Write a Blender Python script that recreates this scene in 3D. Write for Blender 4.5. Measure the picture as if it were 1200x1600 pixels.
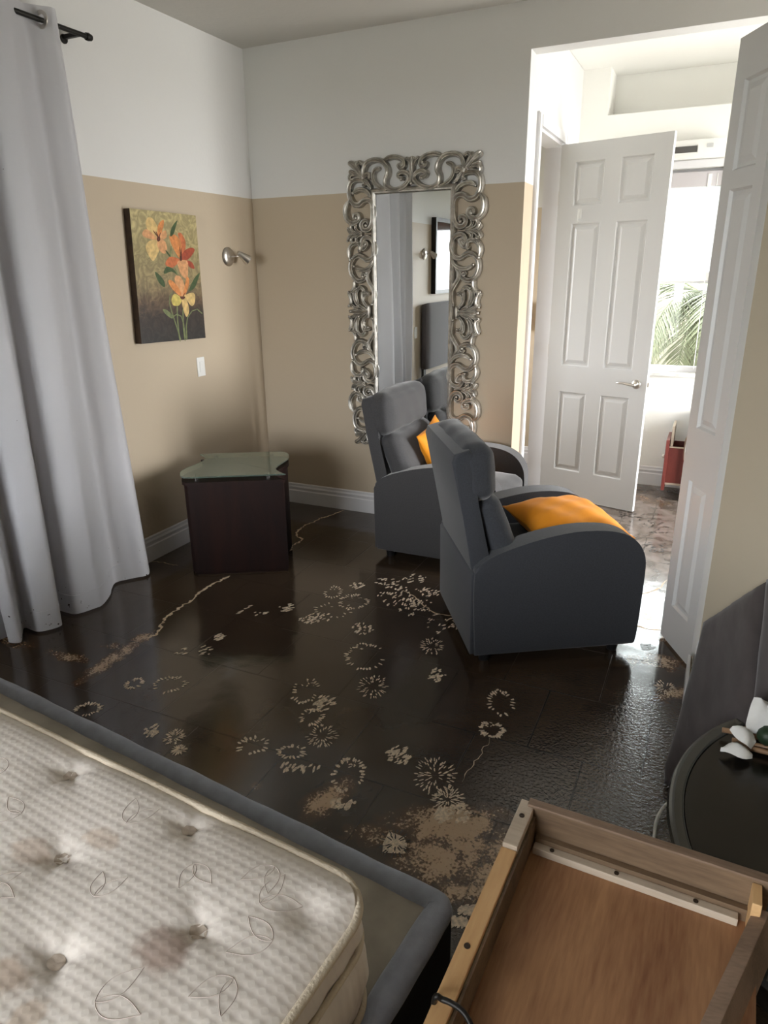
import bpy, bmesh, math, random
from mathutils import Vector, Matrix
random.seed(7)
for o in list(bpy.data.objects): bpy.data.objects.remove(o, do_unlink=True)
SC = bpy.context.scene
COL = SC.collection
PI = math.pi
EXPO = -0.36
WSTR = 28.0
SIDEP = 290.0
RWX, RWW = 1.45, 1.9
REYC, REW = .3, 1.4
# ---------------- camera, world, daylight, exposure ----------------
cam_d = bpy.data.cameras.new('camera'); cam = bpy.data.objects.new('camera', cam_d); COL.objects.link(cam)
cam_d.sensor_fit = 'HORIZONTAL'; cam_d.sensor_width = 36.0; cam_d.lens = 36.0 * 1081.24 / 1200.0
cam_d.clip_start = 0.02; cam_d.clip_end = 200
_yaw, _pitch, _roll = -0.4392, 0.3351, -0.0119
_f = Vector((math.sin(_yaw) * math.cos(_pitch), math.cos(_yaw) * math.cos(_pitch), -math.sin(_pitch)))
_r = Vector((math.cos(_yaw), -math.sin(_yaw), 0)); _u = _r.cross(_f)
_r2 = _r * math.cos(_roll) + _u * math.sin(_roll); _u2 = -_r * math.sin(_roll) + _u * math.cos(_roll)
_m = Matrix((_r2, _u2, -_f)).transposed().to_4x4()
_m.translation = Vector((2.9805, -4.2922, 1.6713))
cam.matrix_world = _m
SC.camera = cam
SC.view_settings.view_transform = 'Standard'; SC.view_settings.look = 'None'
SC.view_settings.gamma = 1.0; SC.view_settings.use_curve_mapping = False
SC.view_settings.exposure = EXPO

world = bpy.data.worlds.new('world'); SC.world = world; world.use_nodes = True
wn = world.node_tree.nodes; wl = world.node_tree.links
wn['Background'].inputs['Color'].default_value = (0.93, 0.965, 1.0, 1)
wn['Background'].inputs['Strength'].default_value = WSTR

def portal(name, loc, rot, sx, sy):
    d = bpy.data.lights.new(name, 'AREA'); d.shape = 'RECTANGLE'; d.size = sx; d.size_y = sy
    d.cycles.is_portal = True
    o = bpy.data.objects.new(name, d); COL.objects.link(o); o.location = loc; o.rotation_euler = rot
def daylight(name, loc, rot, sx, sy, power, col=(0.9, 0.95, 1.0)):
    d = bpy.data.lights.new(name, 'AREA'); d.shape = 'RECTANGLE'; d.size = sx; d.size_y = sy
    d.energy = power; d.color = col
    o = bpy.data.objects.new(name, d); COL.objects.link(o); o.location = loc; o.rotation_euler = rot
# daylight through the openings; side lamp and bathroom opening are added
portal('portal_hall_window', (2.49, 1.60, 1.60), (-PI / 2, 0, 0), 0.88, 1.40)
daylight('daylight_boost_hall_side', (5.6, REYC, 1.5), (0, PI / 2 + .12, -.40), 2.1, REW, SIDEP, (1.0, .985, .96))  # area lamp added outside the side window to strengthen its daylight
portal('portal_hall_side', (4.98, REYC, 1.25), (0, PI / 2, 0), 2.1, REW)
portal('portal_bathroom', (.22, 1.0, 1.6), (0, -PI / 2, 0), 1.2, .8)  # sky light through the opening added for the dark bathroom
portal('portal_rear', (RWX, -6.58, 1.2), (PI / 2, 0, 0), RWW, 2.2)
# ---------------- traced measurements (metres) ----------------
CANVAS = [(-1.214,2.009),(-0.67,2.001),(-0.677,1.282),(-1.233,1.296)]
PETALS = [('y',[(-1.018,1.855),(-1.08,1.893),(-1.096,1.938),(-1.067,1.969),(-1.031,1.958),(-1.003,1.909)]),('o',[(-1.009,1.858),(-1.008,1.909),(-0.987,1.943),(-0.948,1.96),(-0.956,1.925),(-0.988,1.876)]),('p',[(-1.023,1.851),(-1.079,1.856),(-1.122,1.865),(-1.13,1.885),(-1.095,1.905),(-1.035,1.874)]),('p',[(-1.007,1.858),(-0.98,1.89),(-0.941,1.905),(-0.939,1.871),(-0.971,1.855)]),('y',[(-1.018,1.851),(-1.011,1.801),(-1.038,1.766),(-1.073,1.739),(-1.107,1.779),(-1.116,1.812),(-1.086,1.843)]),('p',[(-1.01,1.852),(-0.961,1.85),(-0.945,1.816),(-0.962,1.781),(-0.998,1.787),(-1.023,1.821)]),('o',[(-0.84,1.754),(-0.888,1.803),(-0.913,1.851),(-0.913,1.879),(-0.864,1.884),(-0.819,1.847),(-0.809,1.805)]),('r',[(-0.828,1.758),(-0.816,1.833),(-0.841,1.888),(-0.812,1.896),(-0.781,1.855),(-0.789,1.805)]),('d',[(-0.838,1.751),(-0.799,1.798),(-0.738,1.817),(-0.702,1.807),(-0.733,1.774),(-0.784,1.746)]),('r',[(-0.846,1.751),(-0.927,1.764),(-0.97,1.732),(-0.967,1.715),(-0.915,1.704),(-0.86,1.733)]),('d',[(-0.79,1.744),(-0.739,1.734),(-0.721,1.697),(-0.767,1.708)]),('p',[(-0.865,1.74),(-0.784,1.744),(-0.781,1.69),(-0.801,1.642),(-0.844,1.661),(-0.865,1.704)]),('p',[(-0.863,1.538),(-0.899,1.597),(-0.908,1.647),(-0.877,1.661),(-0.837,1.632),(-0.826,1.57)]),('o',[(-0.854,1.541),(-0.824,1.603),(-0.799,1.653),(-0.779,1.631),(-0.798,1.587),(-0.827,1.551)]),('o',[(-0.874,1.542),(-0.935,1.583),(-0.966,1.627),(-0.937,1.634),(-0.888,1.597),(-0.865,1.56)]),('l',[(-0.87,1.534),(-0.922,1.558),(-0.955,1.527),(-0.944,1.493),(-0.894,1.491),(-0.867,1.516)]),('y',[(-0.851,1.541),(-0.766,1.56),(-0.74,1.541),(-0.752,1.496),(-0.784,1.482),(-0.82,1.518)]),('y',[(-0.866,1.534),(-0.829,1.533),(-0.809,1.476),(-0.815,1.439),(-0.841,1.422),(-0.862,1.471)]),('g',[(-0.834,1.965),(-0.89,1.921),(-0.909,1.875),(-0.879,1.887),(-0.851,1.93)]),('g',[(-0.962,1.796),(-0.949,1.794),(-0.92,1.764),(-0.937,1.767)]),('g',[(-1.068,1.68),(-1.034,1.666),(-0.998,1.628),(-1.003,1.596),(-1.046,1.625)]),('g',[(-0.996,1.67),(-0.969,1.708),(-0.916,1.699),(-0.877,1.661),(-0.929,1.682)]),('g',[(-0.677,1.674),(-0.737,1.638),(-0.795,1.569),(-0.739,1.586),(-0.702,1.63)]),('s',[(-1.037,1.476),(-0.998,1.467),(-0.957,1.432),(-0.972,1.42),(-1.022,1.45)]),('s',[(-0.94,1.568),(-0.969,1.549),(-0.979,1.506),(-0.97,1.461),(-0.94,1.371),(-0.916,1.291),(-0.907,1.292),(-0.931,1.372),(-0.961,1.462),(-0.97,1.506),(-0.96,1.548),(-0.934,1.564)]),('s',[(-0.917,1.481),(-0.926,1.401),(-0.924,1.292),(-0.915,1.292),(-0.917,1.4),(-0.908,1.481)]),('s',[(-0.868,1.464),(-0.88,1.368),(-0.878,1.289),(-0.869,1.289),(-0.871,1.367),(-0.859,1.464)]),('s',[(-0.685,1.434),(-0.732,1.464),(-0.786,1.455),(-0.834,1.418),(-0.855,1.366),(-0.861,1.29),(-0.851,1.29),(-0.845,1.365),(-0.826,1.416),(-0.78,1.45),(-0.735,1.458),(-0.693,1.43)]),('s',[(-0.955,1.426),(-0.924,1.438),(-0.89,1.426),(-0.875,1.382),(-0.872,1.295),(-0.862,1.295),(-0.866,1.382),(-0.883,1.43),(-0.924,1.444),(-0.96,1.431)]),('s',[(-0.915,1.817),(-0.928,1.768),(-0.92,1.767),(-0.906,1.817)]),('s',[(-0.898,1.696),(-0.884,1.661),(-0.875,1.662),(-0.89,1.698)]),('k',[(-1.004,1.863),(-1.039,1.899),(-1.043,1.896),(-1.008,1.861)]),('k',[(-1.004,1.863),(-1.019,1.894),(-1.024,1.893),(-1.009,1.861)]),('k',[(-1.001,1.862),(-0.986,1.889),(-0.991,1.89),(-1.006,1.862)]),('k',[(-0.831,1.758),(-0.833,1.815),(-0.839,1.815),(-0.837,1.758)]),('k',[(-0.831,1.758),(-0.817,1.812),(-0.822,1.812),(-0.836,1.758)]),('k',[(-0.856,1.533),(-0.829,1.558),(-0.833,1.56),(-0.86,1.535)]),('k',[(-1.015,1.868),(-0.997,1.869),(-0.995,1.852),(-1.014,1.843),(-1.023,1.853)]),('k',[(-0.843,1.769),(-0.826,1.769),(-0.83,1.744),(-0.847,1.744)]),('k',[(-0.877,1.54),(-0.834,1.538),(-0.848,1.524),(-0.871,1.526)])]
SCROLLS = [(0.016,[(0.3391,0.7597),(0.3206,0.7607),(0.3231,0.7819),(0.3534,0.7932),(0.3961,0.7906),(0.4242,0.7652),(0.4317,0.7225),(0.424,0.6857),(0.4006,0.6548),(0.3639,0.6485),(0.3324,0.669),(0.3012,0.6732),(0.2765,0.6582),(0.2659,0.6287),(0.2658,0.5793),(0.2765,0.5291),(0.3025,0.5004),(0.334,0.5021),(0.3489,0.5264),(0.3389,0.5488),(0.3168,0.5552),(0.3046,0.5418),(0.3145,0.5249)]),(0.013,[(0.279,0.6879),(0.3001,0.7164),(0.3367,0.7331),(0.3736,0.7337),(0.4016,0.7162)]),(0.016,[(0.4304,0.6747),(0.4529,0.6415),(0.4576,0.5983),(0.4437,0.5611),(0.4137,0.5404),(0.3826,0.5471),(0.3633,0.567),(0.3689,0.5886),(0.3905,0.5877),(0.3942,0.5712),(0.38,0.5691)]),(0.011,[(0.3439,0.4823),(0.3749,0.4924),(0.3898,0.5139),(0.3832,0.5279)]),(0.012,[(0.3691,0.4787),(0.4061,0.4913),(0.4208,0.5128),(0.4141,0.5295)]),(0.01,[(0.4035,0.4748),(0.4309,0.4905),(0.4393,0.5121)]),(0.011,[(0.3442,0.474),(0.3727,0.4647),(0.3888,0.4476),(0.377,0.4256)]),(0.012,[(0.3724,0.4731),(0.407,0.4637),(0.4231,0.4466),(0.4175,0.4301)]),(0.01,[(0.4036,0.4737),(0.4318,0.4629),(0.4452,0.4348)]),(0.015,[(0.3371,0.3901),(0.346,0.4096),(0.3266,0.4242),(0.3143,0.4132),(0.3403,0.3872),(0.3523,0.4095),(0.3387,0.4462),(0.3068,0.4556),(0.2754,0.4396),(0.2601,0.4062),(0.261,0.3663),(0.2779,0.3317),(0.3135,0.3196),(0.3481,0.339),(0.3795,0.3469),(0.4115,0.3293),(0.4315,0.295),(0.4329,0.2551),(0.4153,0.2152),(0.3811,0.1923),(0.3424,0.2012),(0.3224,0.2246),(0.3348,0.2418),(0.3543,0.233),(0.3451,0.2186)]),(0.014,[(0.375,0.3892),(0.3627,0.3783),(0.3589,0.4009),(0.3772,0.42),(0.4117,0.4163),(0.4376,0.3877),(0.442,0.3512),(0.4337,0.3204)]),(0.013,[(0.2654,0.3147),(0.2856,0.2799),(0.3247,0.2592),(0.3694,0.2616),(0.4037,0.2812)]),(0.015,[(0.2891,0.2654),(0.3092,0.2392),(0.31,0.2043),(0.2882,0.1694),(0.2663,0.1282),(0.2673,0.0807),(0.2813,0.045)]),(0.012,[(0.4066,0.1922),(0.4077,0.1574),(0.4246,0.1283),(0.4502,0.1225)]),(0.013,[(0.4502,0.1225),(0.4354,0.0933),(0.4302,0.058),(0.447,0.0346)]),(0.012,[(0.2995,0.1075),(0.3221,0.1135),(0.3389,0.0929),(0.3399,0.0574),(0.3242,0.0334)]),(0.013,[(0.3315,0.1282),(0.3599,0.1516),(0.3861,0.1341),(0.3938,0.0931),(0.3763,0.0339)]),(0.014,[(0.3009,0.8005),(0.2852,0.7974),(0.2874,0.8147),(0.3084,0.8159),(0.3246,0.8019),(0.3275,0.8363),(0.3071,0.8775),(0.2572,0.8953),(0.2057,0.8876),(0.1702,0.856),(0.1604,0.8176),(0.1762,0.7805),(0.1714,0.7462),(0.1305,0.7226),(0.0794,0.7263),(0.0389,0.7473),(0.0164,0.7796),(0.0289,0.8054),(0.064,0.8158),(0.0892,0.8048),(0.0843,0.7878),(0.0615,0.7843),(0.0666,0.7741)]),(0.012,[(0.2165,0.8506),(0.2478,0.8399),(0.2639,0.8111),(0.2542,0.7721),(0.2182,0.7401),(0.1717,0.7248)]),(0.013,[(0.1851,0.8925),(0.1392,0.9039),(0.0888,0.8963),(0.0563,0.8735),(0.0564,0.8486),(0.079,0.8418),(0.089,0.857),(0.0714,0.86)]),(0.012,[(-0.0008,0.8984),(-0.0019,0.8449),(-0.0011,0.7911),(-0.0012,0.7493)]),(0.01,[(0.0438,0.8932),(0.019,0.8751),(0.005,0.8453)]),(0.009,[(0.014,0.8953),(0.0066,0.8743),(0.0001,0.8491)]),(0.016,[(0.4285,0.8941),(0.3945,0.8705),(0.3582,0.8339),(0.3273,0.7978)]),(0.012,[(0.3831,0.8953),(0.3628,0.8642),(0.3399,0.8243)]),(0.012,[(0.4274,0.8425),(0.3904,0.8273),(0.3482,0.8119)]),(0.012,[(0.3282,0.8747),(0.3515,0.889),(0.3705,0.8732),(0.358,0.8425),(0.3324,0.8067)]),(0.012,[(0.4022,0.7892),(0.4235,0.7947),(0.4229,0.8163),(0.3958,0.8234),(0.3483,0.8055)]),(0.012,[(0.3272,0.8021),(0.2963,0.7659),(0.2758,0.7389)])]
PALM = [(0.016,[(0.3093,0.0021),(0.3682,-0.0007),(0.4392,0.0002)]),(0.011,[(0.3089,0.0201),(0.3466,0.074),(0.3453,0.1212),(0.313,0.1152)]),(0.012,[(0.3287,0.0143),(0.3925,0.0507),(0.4099,0.1096),(0.3896,0.1446)]),(0.011,[(0.3419,0.0085),(0.4062,0.0271),(0.4375,0.051)]),(0.011,[(0.3098,-0.0159),(0.3506,-0.0695),(0.3454,-0.1182),(0.3119,-0.1007)]),(0.012,[(0.3293,-0.0096),(0.3955,-0.0446),(0.4169,-0.1044),(0.3984,-0.1352)]),(0.011,[(0.3423,-0.0071),(0.4079,-0.0264),(0.4408,-0.0438)]),(0.014,[(0.3045,0.038),(0.3063,-0.0341)])]
HEM = [(0.069,-1.429),(0.153,-1.526),(0.103,-1.606),(0.058,-1.684),(0.099,-1.758),(0.155,-1.823),(0.21,-1.926),(0.208,-1.975),(0.167,-2.064),(0.058,-2.073),(0.131,-2.134),(0.2,-2.185),(0.147,-2.273),(0.033,-2.273),(0.085,-2.321),(0.148,-2.382),(0.097,-2.405),(-0.005,-2.361),(-0.046,-2.379),(0.003,-2.46),(0.109,-2.601),(0.016,-2.582)]
PRINTS = [(0.964,-1.651,0.094,0.067,0.41,0,0.5),(1.109,-1.532,0.044,0.053,0.41,0,0.7),(1.294,-1.606,0.052,0.049,0.41,0,1),(1.246,-1.278,0.05,0.074,0.41,1,0.6),(1.339,-1.148,0.047,0.042,0.41,0,0.7),(1.407,-1.336,0.079,0.094,0.41,1,1),(1.47,-1.044,0.073,0.07,0.41,0,1),(1.586,-0.947,0.081,0.071,0.41,0,0.9),(1.618,-1.176,0.132,0.129,0.41,0,2.2),(1.734,-1.258,0.094,0.106,0.41,0,1.8),(1.738,-1.063,0.049,0.082,0.41,0,1),(1.581,-1.589,0.057,0.066,0.41,0,1),(1.35,-1.466,0.101,0.089,0.41,1,0.6),(1.331,-1.567,0.059,0.057,0.41,0,0.8),(1.708,-1.809,0.088,0.116,0.42,1,1.2),(1.851,-2.018,0.06,0.079,0.42,2,1),(0.95,-2.101,0.096,0.055,0.42,0,0.6),(0.982,-1.936,0.022,0.032,0.42,0,1),(0.897,-2.415,0.039,0.042,0.42,1,0.6),(1.044,-2.361,0.072,0.062,0.42,1,0.8),(1.606,-2.163,0.06,0.093,0.42,1,0.8),(1.721,-2.203,0.045,0.05,0.42,0,1.2),(1.72,-2.307,0.046,0.056,0.42,1,0.8),(1.817,-2.396,0.056,0.063,0.42,2,1),(1.609,-2.551,0.06,0.05,0.42,1,0.5),(1.76,-2.523,0.052,0.037,0.42,1,0.5),(1.83,-2.58,0.073,0.028,0.42,0,0.7),(2.01,-2.543,0.056,0.095,0.42,1,1),(2.054,-2.682,0.047,0.024,0.42,0,0.9),(2.133,-2.375,0.047,0.05,0.42,0,1.3),(2.068,-1.825,0.039,0.052,0.42,0,1),(1.959,-1.604,0.051,0.072,0.42,2,0.7),(2.011,-1.342,0.038,0.082,0.41,2,0.5),(1.93,-1.378,0.083,0.11,0.41,0,0.7),(2.38,-1.909,0.052,0.092,0.42,1,0.8),(2.394,-2.095,0.049,0.048,0.42,1,1),(2.289,-2.425,0.063,0.088,0.42,3,1),(2.37,-2.517,0.047,0.055,0.42,3,1),(2.42,-2.564,0.05,0.046,0.42,0,1.2),(2.285,-2.757,0.048,0.052,0.42,4,1.2),(0.861,-2.634,0.053,0.043,0.42,1,0.8),(1.199,-2.642,0.03,0.038,0.42,0,1),(1.305,-2.633,0.034,0.041,0.42,2,0.8),(1.373,-2.684,0.024,0.023,0.42,2,0.8),(2.587,-2.882,0.053,0.014,0.43,0,1.6),(2.551,-2.938,0.031,0.01,0.43,0,1.4),(2.376,-2.594,0.021,0.028,0.42,0,1.2),(2.049,-1.252,0.032,0.056,0.41,0,0.6),(2.981,-1.526,0.037,0.051,0.42,2,0.8),(2.533,0.304,0.111,0.129,0.41,5,1),(2.757,0.535,0.087,0.194,0.4,5,1),(2.593,0.681,0.091,0.117,0.4,5,1),(2.793,0.105,0.08,0.092,0.41,5,1),(2.807,1.346,0.119,0.107,0.4,5,0.5),(2.875,-1.2,0.03,0.031,0.42,5,0.5)]
CRACKS = [(0.006,[(0.646,-0.027),(0.622,-0.13),(0.596,-0.217),(0.576,-0.256),(0.575,-0.343),(0.548,-0.412),(0.559,-0.49),(0.566,-0.568),(0.612,-0.626),(0.678,-0.662),(0.681,-0.722),(0.671,-0.776),(0.695,-0.837),(0.708,-0.889)]),(0.007,[(0.594,-1.331),(0.583,-1.365),(0.581,-1.404),(0.573,-1.464),(0.567,-1.53),(0.578,-1.614),(0.603,-1.671),(0.591,-1.735),(0.598,-1.804),(0.602,-1.872),(0.615,-1.92),(0.639,-1.96),(0.67,-2.004),(0.683,-2.041),(0.668,-2.082),(0.645,-2.118)]),(0.003,[(0.005,-1.36),(0.049,-1.341),(0.124,-1.33),(0.209,-1.336)]),(0.0012,[(2.41,-2.131),(2.401,-2.224),(2.394,-2.315),(2.385,-2.417)]),(0.004,[(1.593,-1.1),(1.666,-1.138),(1.757,-1.224),(1.853,-1.285),(1.938,-1.278)]),(0.006,[(2.646,-0.913),(2.716,-0.966),(2.782,-1.003),(2.859,-1.026),(2.945,-1.002)]),(0.004,[(2.791,-0.646),(2.879,-0.52),(2.918,-0.366)])]
SMEARS = [((-0.037,-2.386),(0.27,-2.382),0.05,0.55),((0.27,-2.382),(0.583,-2.368),0.05,0.6),((0.641,-2.017),(0.668,-2.517),0.06,0.8),((0.499,-2.249),(0.672,-2.16),0.05,0.5),((1.988,-2.728),(2.009,-2.613),0.07,0.95),((1.743,-2.723),(1.743,-2.723),0.03,0.6),((2.161,-2.765),(2.318,-2.723),0.06,0.75),((2.297,-2.674),(2.516,-2.561),0.1,1.0),((2.356,-2.814),(2.551,-2.673),0.12,0.9),((2.499,-2.872),(2.606,-2.726),0.09,0.8),((2.583,-2.575),(2.598,-2.827),0.08,0.9),((2.217,-2.695),(2.217,-2.695),0.05,0.5),((2.859,-1.33),(3.033,-1.312),0.1,0.7),((2.952,-1.101),(3.021,-1.07),0.1,0.6),((2.962,-1.611),(3.044,-1.524),0.05,0.8),((2.751,1.808),(2.85,1.849),0.12,0.9),((2.609,1.173),(2.807,1.005),0.1,0.5),((2.676,-1.013),(2.903,-0.839),0.12,0.6),((2.112,0.709),(2.199,0.746),0.1,0.8),((0.558,-0.033),(0.767,-0.023),0.02,0.5)]
HB = [(3.002,-2.152,0.02),(3.086,-1.405,0.295),(3.256,-1.575,0.579),(3.212,-2.252,0.389),(3.426,-1.745,0.862),(3.4,-2.439,0.701)]
# ---------------- materials ----------------
def mat(name, col=(.5, .5, .5), rough=.5, metal=0.0, spec=.5, bump=0.0, bscale=50.0, var=0.0, vscale=5.0, col2=None, sheen=0.0, trans=0.0, ior=1.45, stretch=(1, 1, 1), bdist=.002):
    m = bpy.data.materials.new(name); m.use_nodes = True
    nt = m.node_tree; n = nt.nodes; L = nt.links; b = n['Principled BSDF']
    b.inputs['Base Color'].default_value = (*col, 1); b.inputs['Roughness'].default_value = rough
    b.inputs['Metallic'].default_value = metal; b.inputs['Specular IOR Level'].default_value = spec
    b.inputs['IOR'].default_value = ior; b.inputs['Transmission Weight'].default_value = trans
    if sheen: b.inputs['Sheen Weight'].default_value = sheen; b.inputs['Sheen Roughness'].default_value = .4
    tc = n.new('ShaderNodeTexCoord'); mp = n.new('ShaderNodeMapping'); mp.inputs['Scale'].default_value = stretch
    L.new(tc.outputs['Object'], mp.inputs['Vector'])
    if var > 0 or col2:
        nz = n.new('ShaderNodeTexNoise'); nz.inputs['Scale'].default_value = vscale; nz.inputs['Detail'].default_value = 5
        L.new(mp.outputs[0], nz.inputs['Vector'])
        rp = n.new('ShaderNodeValToRGB'); c2 = col2 or tuple(max(0, c * (1 - var)) for c in col)
        rp.color_ramp.elements[0].position = .35; rp.color_ramp.elements[1].position = .65
        rp.color_ramp.elements[0].color = (*c2, 1); rp.color_ramp.elements[1].color = (*col, 1)
        L.new(nz.outputs['Fac'], rp.inputs['Fac']); L.new(rp.outputs['Color'], b.inputs['Base Color'])
    if bump > 0:
        nb = n.new('ShaderNodeTexNoise'); nb.inputs['Scale'].default_value = bscale; nb.inputs['Detail'].default_value = 4
        L.new(mp.outputs[0], nb.inputs['Vector'])
        bp = n.new('ShaderNodeBump'); bp.inputs['Strength'].default_value = bump; bp.inputs['Distance'].default_value = bdist
        L.new(nb.outputs['Fac'], bp.inputs['Height']); L.new(bp.outputs['Normal'], b.inputs['Normal'])
    return m
def wall_paint(name, two_tone=True, low=(.50, .412, .305), high=(.70, .69, .675)):
    m = bpy.data.materials.new(name); m.use_nodes = True
    nt = m.node_tree; n = nt.nodes; L = nt.links; b = n['Principled BSDF']; b.inputs['Roughness'].default_value = .55
    b.inputs['Specular IOR Level'].default_value = .35
    g = n.new('ShaderNodeNewGeometry'); s = n.new('ShaderNodeSeparateXYZ'); L.new(g.outputs['Position'], s.inputs[0])
    if two_tone:
        gt = n.new('ShaderNodeMath'); gt.operation = 'GREATER_THAN'; gt.inputs[1].default_value = 2.144; L.new(s.outputs['Z'], gt.inputs[0])
        mx = n.new('ShaderNodeMix'); mx.data_type = 'RGBA'; L.new(gt.outputs[0], mx.inputs['Factor'])
        mx.inputs[6].default_value = (*low, 1); mx.inputs[7].default_value = (*high, 1); L.new(mx.outputs[2], b.inputs['Base Color'])
    else: b.inputs['Base Color'].default_value = (*high, 1)
    nz = n.new('ShaderNodeTexNoise'); nz.inputs['Scale'].default_value = 32; nz.inputs['Detail'].default_value = 3
    L.new(g.outputs['Position'], nz.inputs['Vector'])
    bp = n.new('ShaderNodeBump'); bp.inputs['Strength'].default_value = .35; bp.inputs['Distance'].default_value = .003
    L.new(nz.outputs['Fac'], bp.inputs['Height']); L.new(bp.outputs['Normal'], b.inputs['Normal'])
    return m
def wood(name, c1, c2, rough=.5, axis='Y', sc=3.0, spec=.5, stretch=None):
    m = bpy.data.materials.new(name); m.use_nodes = True
    nt = m.node_tree; n = nt.nodes; L = nt.links; b = n['Principled BSDF']; b.inputs['Roughness'].default_value = rough
    b.inputs['Specular IOR Level'].default_value = spec
    tc = n.new('ShaderNodeTexCoord'); mp = n.new('ShaderNodeMapping'); L.new(tc.outputs['Object'], mp.inputs['Vector'])
    mp.inputs['Scale'].default_value = stretch or {'X': (.12, 1, 1), 'Y': (1, .12, 1), 'Z': (1, 1, .12)}[axis]
    a = n.new('ShaderNodeTexNoise'); a.inputs['Scale'].default_value = sc * 4; a.inputs['Detail'].default_value = 6; a.inputs['Distortion'].default_value = .6
    f = n.new('ShaderNodeTexNoise'); f.inputs['Scale'].default_value = sc * 60; f.inputs['Detail'].default_value = 3
    L.new(mp.outputs[0], a.inputs['Vector']); L.new(mp.outputs[0], f.inputs['Vector'])
    mx = n.new('ShaderNodeMath'); mx.operation = 'MULTIPLY_ADD'; mx.inputs[1].default_value = .3; L.new(f.outputs['Fac'], mx.inputs[0])
    s2 = n.new('ShaderNodeMath'); s2.operation = 'MULTIPLY'; s2.inputs[1].default_value = .7; L.new(a.outputs['Fac'], s2.inputs[0]); L.new(s2.outputs[0], mx.inputs[2])
    rp = n.new('ShaderNodeValToRGB'); rp.color_ramp.elements[0].position = .36; rp.color_ramp.elements[1].position = .64
    rp.color_ramp.elements[0].color = (*c1, 1); rp.color_ramp.elements[1].color = (*c2, 1)
    L.new(mx.outputs[0], rp.inputs['Fac']); L.new(rp.outputs['Color'], b.inputs['Base Color'])
    bp = n.new('ShaderNodeBump'); bp.inputs['Strength'].default_value = .2; bp.inputs['Distance'].default_value = .001
    L.new(f.outputs['Fac'], bp.inputs['Height']); L.new(bp.outputs['Normal'], b.inputs['Normal'])
    return m

# ---------------- mesh helpers ----------------
def obj(name, bm, m, parent=None, smooth=False, auto=None, mw=None):
    me = bpy.data.meshes.new(name)
    bmesh.ops.recalc_face_normals(bm, faces=bm.faces[:])
    bm.to_mesh(me); bm.free()
    for mm in (m if isinstance(m, (list, tuple)) else [m]): me.materials.append(mm)
    if smooth:
        for p in me.polygons: p.use_smooth = True
    o = bpy.data.objects.new(name, me); COL.objects.link(o)
    if auto is not None and smooth:
        es = o.modifiers.new('edge', 'EDGE_SPLIT'); es.split_angle = math.radians(auto)
    if parent is not None: o.parent = parent
    return o
def thing(name, label, cat, loc=(0, 0, 0), rz=0.0, group=None):
    o = bpy.data.objects.new(name, None); o.empty_display_size = .05; COL.objects.link(o)
    o.location = loc; o.rotation_euler = (0, 0, rz); o['label'] = label; o['category'] = cat
    if group: o['group'] = group
    return o
def tag(o, label, cat, group=None):
    o['label'] = label; o['category'] = cat
    if group: o['group'] = group
    return o
def struct(o): o['kind'] = 'structure'; return o
def B(): return bmesh.new()
def add_box(bm, lo, hi, M=None, bev=0.0, mi=0):
    lo = Vector(lo); hi = Vector(hi)
    vs = [bm.verts.new(Vector((x, y, z))) for x in (lo.x, hi.x) for y in (lo.y, hi.y) for z in (lo.z, hi.z)]
    fs = [bm.faces.new([vs[i] for i in q]) for q in ((0, 1, 3, 2), (4, 6, 7, 5), (0, 4, 5, 1), (2, 3, 7, 6), (0, 2, 6, 4), (1, 5, 7, 3))]
    for f in fs: f.material_index = mi
    bm.normal_update()
    if bev > 0:
        ed = list({e for f in fs for e in f.edges})
        r = bmesh.ops.bevel(bm, geom=ed, offset=bev, segments=2, affect='EDGES', profile=.6)
        vs = list({v for f in r['faces'] for v in f.verts} | {v for v in vs if v.is_valid})
    if M is not None:
        for v in vs: v.co = M @ v.co
    return vs
def box(lo, hi, M=None, bev=0.0):
    bm = B(); add_box(bm, lo, hi, M, bev); return bm
def add_tube(bm, pts, r, seg=10, cap=True):
    pts = [Vector(p) for p in pts]; n = len(pts)
    rs = r if isinstance(r, (list, tuple)) else [r] * n
    rings = []; up = None
    for i, p in enumerate(pts):
        t = (pts[min(n - 1, i + 1)] - pts[max(0, i - 1)]).normalized()
        if up is None:
            up = Vector((0, 0, 1)) if abs(t.z) < .9 else Vector((1, 0, 0))
        a = t.cross(up).normalized(); b = a.cross(t).normalized(); up = b
        rings.append([bm.verts.new(p + (a * math.cos(2 * PI * k / seg) + b * math.sin(2 * PI * k / seg)) * rs[i]) for k in range(seg)])
    for i in range(n - 1):
        for k in range(seg):
            bm.faces.new((rings[i][k], rings[i][(k + 1) % seg], rings[i + 1][(k + 1) % seg], rings[i + 1][k]))
    if cap:
        bm.faces.new(rings[0][::-1]); bm.faces.new(rings[-1])
def tube(pts, r, seg=10):
    bm = B(); add_tube(bm, pts, r, seg); return bm
def add_lathe(bm, prof, M=None, seg=24):
    rings = []
    for (r, z) in prof:
        if r < 1e-5: rings.append([bm.verts.new((0, 0, z))])
        else: rings.append([bm.verts.new((r * math.cos(2 * PI * k / seg), r * math.sin(2 * PI * k / seg), z)) for k in range(seg)])
    for a, b in zip(rings, rings[1:]):
        for k in range(seg):
            k2 = (k + 1) % seg
            q = [a[k % len(a)], a[k2 % len(a)], b[k2 % len(b)], b[k % len(b)]]
            u = []
            for v in q:
                if v not in u: u.append(v)
            if len(u) > 2: bm.faces.new(u)
    if M is not None:
        for rg in rings:
            for v in rg: v.co = M @ v.co
def lathe(prof, M=None, seg=24):
    bm = B(); add_lathe(bm, prof, M, seg); return bm
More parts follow.
